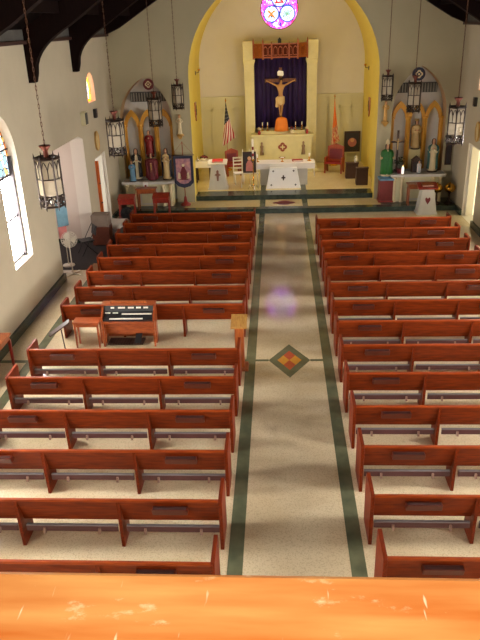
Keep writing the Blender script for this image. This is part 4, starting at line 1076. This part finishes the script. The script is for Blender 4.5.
# flags
def flag(label, loc, top, length, wdt, mt, bunch=1.0, name='flag'):
    t = thing(name, label, 'flag', loc)
    m = MB(); m.tube([(0,0,.1), (0,0,top)], .016, 8); m.build('pole', oak, t)
    m = MB(); m.lathe([(.2,0), (.19,.05), (.05,.09), (.03,.14)], 18); m.build('base', brass, t)
    m = MB(); m.lathe([(.012,top), (.035,top+.03), (.02,top+.09), (.001,top+.16)], 10); m.build('finial', brass, t)
    n, k = 24, 22; vs = []; uv = []
    for i in range(k+1):
        f = i/k
        for j in range(n+1):
            s = j/n; w = wdt*(.05 + .95*f**1.15)
            x = -.6*w*s*(1 if bunch > 0 else -1)*0 + w*(s-.35) ; y = -.03 + .07*(.3+f)*math.sin(s*9 + 1.5*f)
            z = top - .06 - length*f*(1 - .22*s*f)
            vs.append((x, y, z)); uv.append((s, f))
    fs = [(i*(n+1)+j, i*(n+1)+j+1, (i+1)*(n+1)+j+1, (i+1)*(n+1)+j) for i in range(k) for j in range(n)]
    me = bpy.data.meshes.new('flag_cloth'); me.from_pydata(vs, [], fs); me.materials.append(mt)
    ul = me.uv_layers.new(name='UVMap')
    for p in me.polygons:
        p.use_smooth = True
        for li in p.loop_indices: ul.data[li].uv = uv[me.loops[li].vertex_index]
    o = bpy.data.objects.new('flag_cloth', me); COL.objects.link(o); o.parent = t
    sd = o.modifiers.new('thick', 'SOLIDIFY'); sd.thickness = .006
    return t
def flag_mat(name, kind):
    m = bpy.data.materials.new(name); m.use_nodes = True
    N = m.node_tree.nodes; L = m.node_tree.links; b = N['Principled BSDF']; b.inputs['Roughness'].default_value = .8
    uvn = N.new('ShaderNodeUVMap'); sp = N.new('ShaderNodeSeparateXYZ'); L.new(uvn.outputs[0], sp.inputs[0])
    def math_(op, a, bb):
        x = N.new('ShaderNodeMath'); x.operation = op
        for i, q in enumerate((a, bb)):
            if isinstance(q, (int, float)): x.inputs[i].default_value = q
            else: L.new(q, x.inputs[i])
        return x.outputs[0]
    def mix(f, a, bb):
        x = N.new('ShaderNodeMix'); x.data_type = 'RGBA'; L.new(f, x.inputs[0])
        for i, q in ((6, a), (7, bb)):
            if isinstance(q, tuple): x.inputs[i].default_value = q
            else: L.new(q, x.inputs[i])
        return x.outputs[2]
    U, V = sp.outputs[0], sp.outputs[1]
    if kind == 'us':
        d = math_('ADD', math_('MULTIPLY', U, 4.2), math_('MULTIPLY', V, 2.2))
        st = math_('GREATER_THAN', math_('FRACT', d, 0), .5)
        c = mix(st, rgb(226,214,204), rgb(176,34,40))
        vo = N.new('ShaderNodeTexVoronoi'); vo.inputs['Scale'].default_value = 12; vo.inputs['Randomness'].default_value = .2; L.new(uvn.outputs[0], vo.inputs['Vector'])
        star = math_('LESS_THAN', vo.outputs['Distance'], .22)
        bl = mix(star, rgb(26,34,54), rgb(150,150,160))
        can = math_('LESS_THAN', math_('ADD', V, math_('MULTIPLY', U, .12)), .50)
        c = mix(can, c, bl)
    else:
        lo = math_('GREATER_THAN', V, .55)
        no = N.new('ShaderNodeTexNoise'); no.inputs['Scale'].default_value = 9; L.new(uvn.outputs[0], no.inputs['Vector'])
        pat = math_('GREATER_THAN', no.outputs['Fac'], .5)
        c = mix(lo, rgb(232,124,48), mix(pat, rgb(226,196,150), rgb(190,74,50)))
    L.new(c, b.inputs['Base Color']); return m
flag('red white and blue striped flag hanging on a pole left of the high altar', (-2.26, 30.3, .34), 2.95, 1.85, .62, flag_mat('stripe_flag', 'us'))
flag('narrow orange furled flag on a pole right of the high altar', (2.5, 30.9, .34), 2.95, 2.3, .38, flag_mat('orange_flag', 'or'))

# framed picture leaning on the back wall, right; dark kneelers
t = thing('framed_picture', 'square dark framed picture against the right of the sanctuary back wall', 'picture', (3.40, YB-.15, .80))
m = MB(); m.slab([(-.36,0), (.36,0), (.36,.92), (-.36,.92)], -.05, .02, [[(-.29,.07), (.29,.07), (.29,.85), (-.29,.85)]], 'XZ'); m.build('frame', dark_wood, t)
m = MB(); m.box((-.29, -.03, .07), (.29, .0, .85)); im = m.build('image', picture_dark, t)
m = MB(); m.slab(circle(0,.42,.2,24), -.035, -.03, (), 'XZ'); m.build('portrait_motif', rose_pink, im)
m = MB(); m.slab(circle(0,.52,.09,18), -.04, -.035, (), 'XZ'); m.build('face_motif', skin_m, im)
t = thing('picture_stand', 'low wooden stand under the square picture on the right', 'stand', (3.40, YB-.25, .34))
m = MB(); m.box((-.3, -.12, .42), (.3, .15, .46)); m.build('top', cream_panel, t)
for s in (-1, 1): m = MB(); m.box((s*.26-.03, -.1, 0), (s*.26+.03, .12, .42)); m.build('leg', cream_panel, t)
def low_kneeler(label, loc, w, h):
    t = thing('dark_kneeler', label, 'kneeling desk', loc)
    m = MB(); m.box((-w/2, .0, 0), (w/2, .06, h)); m.build('front_panel', dark_wood, t)
    m = MB(); m.box((-w/2-.02, -.06, h), (w/2+.02, .2, h+.04)); m.build('ledge', dark_wood, t, bevel=.006)
    for s in (-1, 1): m = MB(); m.slab([(.06,0), (.4,0), (.4,.16), (.14,h)], s*(w/2-.02)-.02, s*(w/2-.02)+.02, (), 'YZ'); m.build('side_panel', dark_wood, t)
    m = MB(); m.box((-w/2+.04, .2, .12), (w/2-.04, .4, .17)); m.build('kneeling_pad', maroon, t)
    return t
low_kneeler('dark wooden kneeling desk at the right of the sanctuary, nearest the arch', (3.32, 26.75, .34), .46, .66)
low_kneeler('dark wooden kneeling desk at the right of the sanctuary, farther back by the wall', (3.05, 28.0, .34), .5, .62)
o = tag(MB().lathe([(.06,0), (.08,.12), (.05,.2), (.055,.26)], 14).build('vase', marble_white, loc=(3.2, 28.03, 1.0)), 'small white vase on the farther dark kneeling desk', 'vase')
# side-wall shields and bracket lamps
for X, s, sd in ((SL, 1, 'left'), (SR, -1, 'right')):
    t = thing('wall_shield', 'dark wooden shield plaque on the yellow %s sanctuary wall' % sd, 'plaque', (X, 29.4, 3.05))
    m = MB(); m.slab([(-.22,.35), (.22,.35), (.22,-.1), (0,-.42), (-.22,-.1)], min(0,s*.05), max(0,s*.05), (), 'YZ'); m.build('shield', oak, t)
    m = MB(); m.slab([(q[0], q[1]) for q in cross_poly(0, .02, .24, .4, .06)], min(s*.05,s*.07), max(s*.05,s*.07), (), 'YZ'); m.build('cross_relief', dark_wood, t)
    t = thing('bracket_lamp', 'small dark bracket lamp high on the yellow %s sanctuary wall' % sd, 'wall lamp', (X, 30.2, 4.5))
    m = MB(); m.tube([(0,0,0), (s*.14,0,.02), (s*.16,0,.08)], .014, 8); m.cbox((s*.01,0,0), (.02,.12,.16)); m.build('bracket', black_metal, t)
    m = MB(); m.lathe([(.03,.08), (.06,.16), (.05,.17), (.02,.1)], 12, (s*.16,0,0)); m.build('shade', brass, t)

# ------------------------------------------------------------------ high altar and reredos
t = thing('high_altar', 'cream marble high altar with medallions below the crucifix', 'altar', (.2, 30.55, .34))
m = MB(); m.box((-1.75, -.95, 0), (1.85, .51, .12)); m.box((-1.45, -.60, .12), (1.5, .51, .24)); m.build('altar_steps', marble_cream, t, bevel=.01)
m = MB(); m.box((-1.25, -.15, .24), (1.25, .50, 1.40)); m.build('altar_body', marble_cream, t)
m = MB(); m.box((-1.38, -.28, 1.40), (1.38, .50, 1.50)); m.build('altar_top', marble_cream, t, bevel=.012)
for x in (-1.2, -.62, .62, 1.2): m = MB(); m.box((x-.07, -.2, .24), (x+.07, -.15, 1.40)); m.build('pilaster', marble_cream, t)
m = MB(); m.slab(quatrefoil(0, .95, .2), -.18, -.15, (), 'XZ'); md = m.build('centre_medallion', mat('medallion_red', rgb(150,70,50), .5, var=.3, scale=12), t)
m = MB(); m.slab(cross_poly(0, .95, .2, .2, .05), -.195, -.18, (), 'XZ'); m.build('medallion_cross', marble_cream, md)
for x in (-.92, .92):
    m = MB(); m.lathe([(.09,.62), (.07,.8), (.06,.9), (.08,1.0), (.03,1.06), (.05,1.12), (.03,1.18), (.001,1.2)], 12, (x, -.2, 0), 1, .6); m.build('angel_figure', mat('angel_stone_%d' % (x > 0), rgb(150,120,90), .6, var=.2), t)
m = MB(); m.box((-1.0, .1, 1.50), (1.0, .50, 1.62)); m.build('gradine', marble_cream, t)
t = thing('altar_surround', 'tall cream marble frame with carved capitals around the purple curtain', 'altar surround', (.13, 31.2, .34))
for s in (-1, 1):
    m = MB(); x = s*1.37
    m.box((x-.21, -.12, 0), (x+.21, .5, 4.35)); p = m.build('pier', marble_cream, t)
    for k in range(3): m = MB(); m.box((x-.17+.12*k, -.16, .3), (x-.11+.12*k, -.12, 4.1)); m.build('flute', marble_cream, p)
    m = MB(); m.taper(4.35, 4.55, (.22,.32), (.27,.36), 0, x, .19); m.box((x-.25, -.18, 4.55), (x+.25, .5, 5.32)); m.build('capital_block', marble_cream, t, bevel=.015)
    m = MB(); m.slab(quatrefoil(x, 4.95, .17), -.22, -.18, [quatrefoil(x, 4.95, .09)], 'XZ'); m.build('carved_leaf', marble_cream, t)
m = MB(); m.box((-1.16, .3, 4.9), (1.16, .5, 5.30)); m.build('lintel', marble_cream, t)
# curtain
t = thing('altar_curtain', 'dark purple pleated curtain hanging behind the crucifix', 'curtain', (.13, 31.38, 0))
m = MB(); n = 90; vs = []
for i in range(n+1):
    x = -1.14 + 2.28*i/n; yy = .05*math.sin(x*28) + .02*math.sin(x*67)
    vs += [(x, yy*.8, 5.2), (x, yy, 2.0)]
m.add(vs, [(2*i, 2*i+2, 2*i+3, 2*i+1) for i in range(n)], 0, True); o = m.build('drapes', purple_cloth, t); sd = o.modifiers.new('thick', 'SOLIDIFY'); sd.thickness = .01
m = MB(); m.tube([(-1.14,0,5.21), (1.14,0,5.21)], .02, 8); m.build('rod', brass, t)
# wooden canopy
t = thing('wooden_canopy', 'carved wooden canopy with pinnacle posts above the purple curtain', 'canopy', (.13, 30.85, 4.98))
pts = [(-1.16, .16), (-.74, -.22), (.74, -.22), (1.16, .16)]
for (x0, y0), (x1, y1) in zip(pts[:-1], pts[1:]):
    m = MB(); d = Vector((x1-x0, y1-y0, 0)); L = d.length; ang = math.atan2(d.y, d.x)
    m.M = Matrix.Translation((x0, y0, 0)) @ Matrix.Rotation(ang, 4, 'Z')
    m.box((0, 0, .04), (L, .05, .56)); pn = m.build('panel', oak if abs(y1-y0) > .1 else mat('canopy_red', rgb(92,36,18), .6, scale=4, stretch=(6,6,1), col2=rgb(64,22,10), spec=.1), t)
    m = MB(); m.M = Matrix.Translation((x0, y0, 0)) @ Matrix.Rotation(ang, 4, 'Z'); k = max(2, int(L/.2))
    m.box((0, -.03, .0), (L, .07, .06)); m.box((0, -.02, .53), (L, .07, .58))
    for i in range(k): m.slab(pointed((i+.5)*L/k, L/k*.42, .1, .34, .14, 6), -.025, 0, [pointed((i+.5)*L/k, L/k*.32, .13, .34, .09, 6)], 'XZ')
    m.build('tracery', oak, pn)
for x, y in pts + [(-.37, -.25), (.37, -.25)]:
    hh = .80 if abs(x) > .5 else .66
    m = MB(); m.box((x-.035, y-.035, -.05), (x+.035, y+.035, hh-.12)); m.taper(hh-.12, hh, (.035,.035), (.004,.004), 0, x, y); m.build('pinnacle_post', oak, t)
m = MB(); m.slab([(-1.16,.16), (-.74,-.22), (.74,-.22), (1.16,.16), (1.16,.2), (-1.16,.2)], .0, .04, (), 'XY'); m.build('soffit', oak, t)
o = tag(MB().box((-.07, -.07, 0), (.07, .07, .16)).lathe([(.05,.16), (.03,.2), (.001,.22)], 10).build('spot_lamp', black_plastic, loc=(.1, 30.95, 5.56)), 'small black spot lamp standing on top of the wooden canopy', 'lamp')
# crucifix
t = thing('crucifix', 'large wooden crucifix with a pale carved figure before the purple curtain', 'crucifix', (.13, 30.92, 1.96))
m = MB(); m.box((-.07, -.04, 0), (.07, .04, 2.62)); m.box((-.68, -.045, 2.02), (.68, .035, 2.17)); m.build('cross', mat('cross_wood', rgb(120,70,36), .5, scale=5, stretch=(6,6,1), col2=rgb(84,44,20)), t, bevel=.008)
m = MB(); m.slab([(-.13,2.30), (.1,2.27), (.14,2.33), (.12,2.47), (-.08,2.50), (-.14,2.44)], -.07, -.045, (), 'XZ'); m.build('title_scroll', ivory, t)
# corpus: one continuous skinned body
V = [(0,-.11,1.38), (0,-.13,1.52), (0,-.14,1.66), (0,-.13,1.84), (0,-.12,1.94), (.02,-.15,2.02), (.03,-.17,2.12),
     (-.15,-.11,1.88), (-.36,-.07,1.98), (-.58,-.06,2.08), (-.64,-.06,2.10), (.15,-.11,1.88), (.36,-.07,1.98), (.58,-.06,2.08), (.64,-.06,2.10),
     (-.07,-.11,1.32), (-.06,-.19,1.04), (-.03,-.10,.72), (-.01,-.12,.62), (.07,-.11,1.32), (.07,-.20,1.05), (.04,-.11,.74), (.01,-.14,.63)]
Ed = [(0,1),(1,2),(2,3),(3,4),(4,5),(5,6),(3,7),(7,8),(8,9),(9,10),(3,11),(11,12),(12,13),(13,14),(0,15),(15,16),(16,17),(17,18),(0,19),(19,20),(20,21),(21,22)]
Rd = [.10,.09,.11,.12,.05,.055,.07, .055,.042,.03,.03, .055,.042,.03,.03, .075,.055,.035,.03, .075,.055,.035,.03]
me = bpy.data.meshes.new('corpus'); me.from_pydata(V, Ed, []); o = bpy.data.objects.new('corpus', me); COL.objects.link(o); o.parent = t
me.materials.append(corpus_m)
sk = o.modifiers.new('skin', 'SKIN'); ly = me.skin_vertices[0] if me.skin_vertices else None
if ly is None:
    bpy.context.view_layer.objects.active = o
    bpy.context.view_layer.update()
    ly = me.skin_vertices[0] if me.skin_vertices else None
if ly is None:
    import bmesh
    bm = bmesh.new(); bm.from_mesh(me); bm.verts.layers.skin.verify(); bm.to_mesh(me); bm.free(); ly = me.skin_vertices[0]
for i, r in enumerate(Rd): ly.data[i].radius = (r, r*.85); ly.data[i].use_root = (i == 0)
sk.use_smooth_shade = True
s2 = o.modifiers.new('sub', 'SUBSURF'); s2.levels = 1; s2.render_levels = 2
m = MB(); m.lathe([(.155,1.44), (.165,1.36), (.17,1.24), (.16,1.14), (.12,1.08)], 18, (0,-.135,0), 1, .72, fold=lambda a, z: 1+.06*math.cos(7*a)); m.lathe([(.04,1.42), (.07,1.36), (.06,1.2), (.09,1.02), (.02,.98)], 10, (-.17,-.17,0), .8, .6); m.build('loincloth', tan_paint, o)
m = MB(); m.lathe([(.072,2.02), (.078,2.1), (.074,2.16), (.05,2.2), (.001,2.215)], 14, (.03,-.165,0), a0=-.25*PI, a1=1.25*PI); m.build('hair', hair_m, o)
# veiled tabernacle and things on the altar
t = thing('veiled_tabernacle', 'orange draped tabernacle at the foot of the large crucifix', 'tabernacle', (.16, 30.62, 1.96))
m = MB(); m.lathe([(.31,.0), (.28,.25), (.25,.45), (.22,.53), (.16,.57), (.001,.59)], 40, (0,0,0), 1, .8, fold=lambda a, z: 1+.03*math.cos(18*a)*(1-z*1.2)); m.build('veil', orange_cloth, t)
m = MB(); m.lathe([(.04,.57), (.05,.6), (.02,.63), (.001,.66)], 10); m.build('finial', brass, t)
cands = ((-.85, 'leftmost'), (-.62, 'second from the left'), (.62, 'second from the right'), (.9, 'rightmost'))
for x, w in cands:
    t = thing('altar_candlestick', 'slim brass candlestick on the high altar, %s of the four' % w, 'candlestick', (.16+x, 30.75, 1.96), 0, 'candlesticks on the high altar')
    m = MB(); m.lathe([(.06,0), (.05,.03), (.018,.06), (.015,.2), (.04,.23)], 12); m.build('stick', brass, t)
    m = MB(); m.lathe([(.02,.23), (.02,.36), (.001,.365)], 10); m.build('wax', ivory, t)
for x, w, mt in ((-.98, 'left end', red_paint), (.45, 'right of the orange veil', cream_paint), (1.12, 'right end', red_paint)):
    t = thing('altar_vase', 'small %s vase of flowers on the high altar, %s' % ('red' if mt is red_paint else 'pale', w), 'vase', (.16+x, 30.45, 1.84), 0)
    m = MB(); m.lathe([(.05,0), (.07,.08), (.04,.15), (.05,.18)], 12); m.build('vase_body', mt, t)
    m = MB()
    for k in range(7): m.ball((.05*math.cos(k*.9), .05*math.sin(k*.9), .23 + .03*(k % 3)), .035, 8, 5)
    m.build('flowers', maroon if mt is not red_paint else cream_paint, t)

# ------------------------------------------------------------------ light
def area(name, loc, target, sx, sy, power, col):
    l = bpy.data.lights.new(name, 'AREA'); l.shape = 'RECTANGLE'; l.size = sx; l.size_y = sy; l.energy = power; l.color = col
    o = bpy.data.objects.new(name, l); COL.objects.link(o); o.location = loc
    o.rotation_euler = (Vector(target) - Vector(loc)).to_track_quat('-Z', 'Y').to_euler()
    return o
# warm lamps hidden behind the jambs of the chancel arch
area('arch_lamp_left', (-3.34, 25.97, 3.4), (1.5, 31.5, 2.5), .2, 2.4, 46, (1, .80, .34))
area('arch_lamp_right', (3.70, 25.97, 3.4), (-1.2, 31.5, 2.5), .2, 2.4, 40, (1, .80, .34))
area('arch_lamp_top', (.2, 26.0, 8.12), (.2, 31.2, 3.0), 1.6, .2, 24, (1, .84, .45))
area('rail_fill_light', (.15, -.5, 7.25), (.15, .75, 5.6), .4, .4, 74, (1, .92, .78))  # unseen fill light added above the camera to brighten the rail
w = bpy.data.worlds.new('world'); SC.world = w; w.use_nodes = True
w.node_tree.nodes['Background'].inputs[0].default_value = (.8, .85, 1, 1); w.node_tree.nodes['Background'].inputs[1].default_value = .2

# ------------------------------------------------------------------ camera
cam = bpy.data.cameras.new('camera'); co = bpy.data.objects.new('camera', cam); COL.objects.link(co)
cam.sensor_fit = 'VERTICAL'; cam.sensor_height = 24; cam.lens = 669.145/640*24; cam.clip_start = .05
p, yaw, roll = .4195, -.0645, -.0343
f = Vector((math.sin(yaw)*math.cos(p), math.cos(yaw)*math.cos(p), -math.sin(p)))
r = Vector((math.cos(yaw), -math.sin(yaw), 0)); u = r.cross(f)
c, s = math.cos(roll), math.sin(roll)
r, u = c*r + s*u, -s*r + c*u
M = Matrix(((r.x, u.x, -f.x, 0), (r.y, u.y, -f.y, 0), (r.z, u.z, -f.z, 6.4528), (0,0,0,1)))
co.matrix_world = M
SC.camera = co
SC.view_settings.view_transform = 'Standard'; SC.view_settings.look = 'None'
SC.view_settings.exposure = 0.26; SC.view_settings.gamma = 1.0; SC.view_settings.use_curve_mapping = False
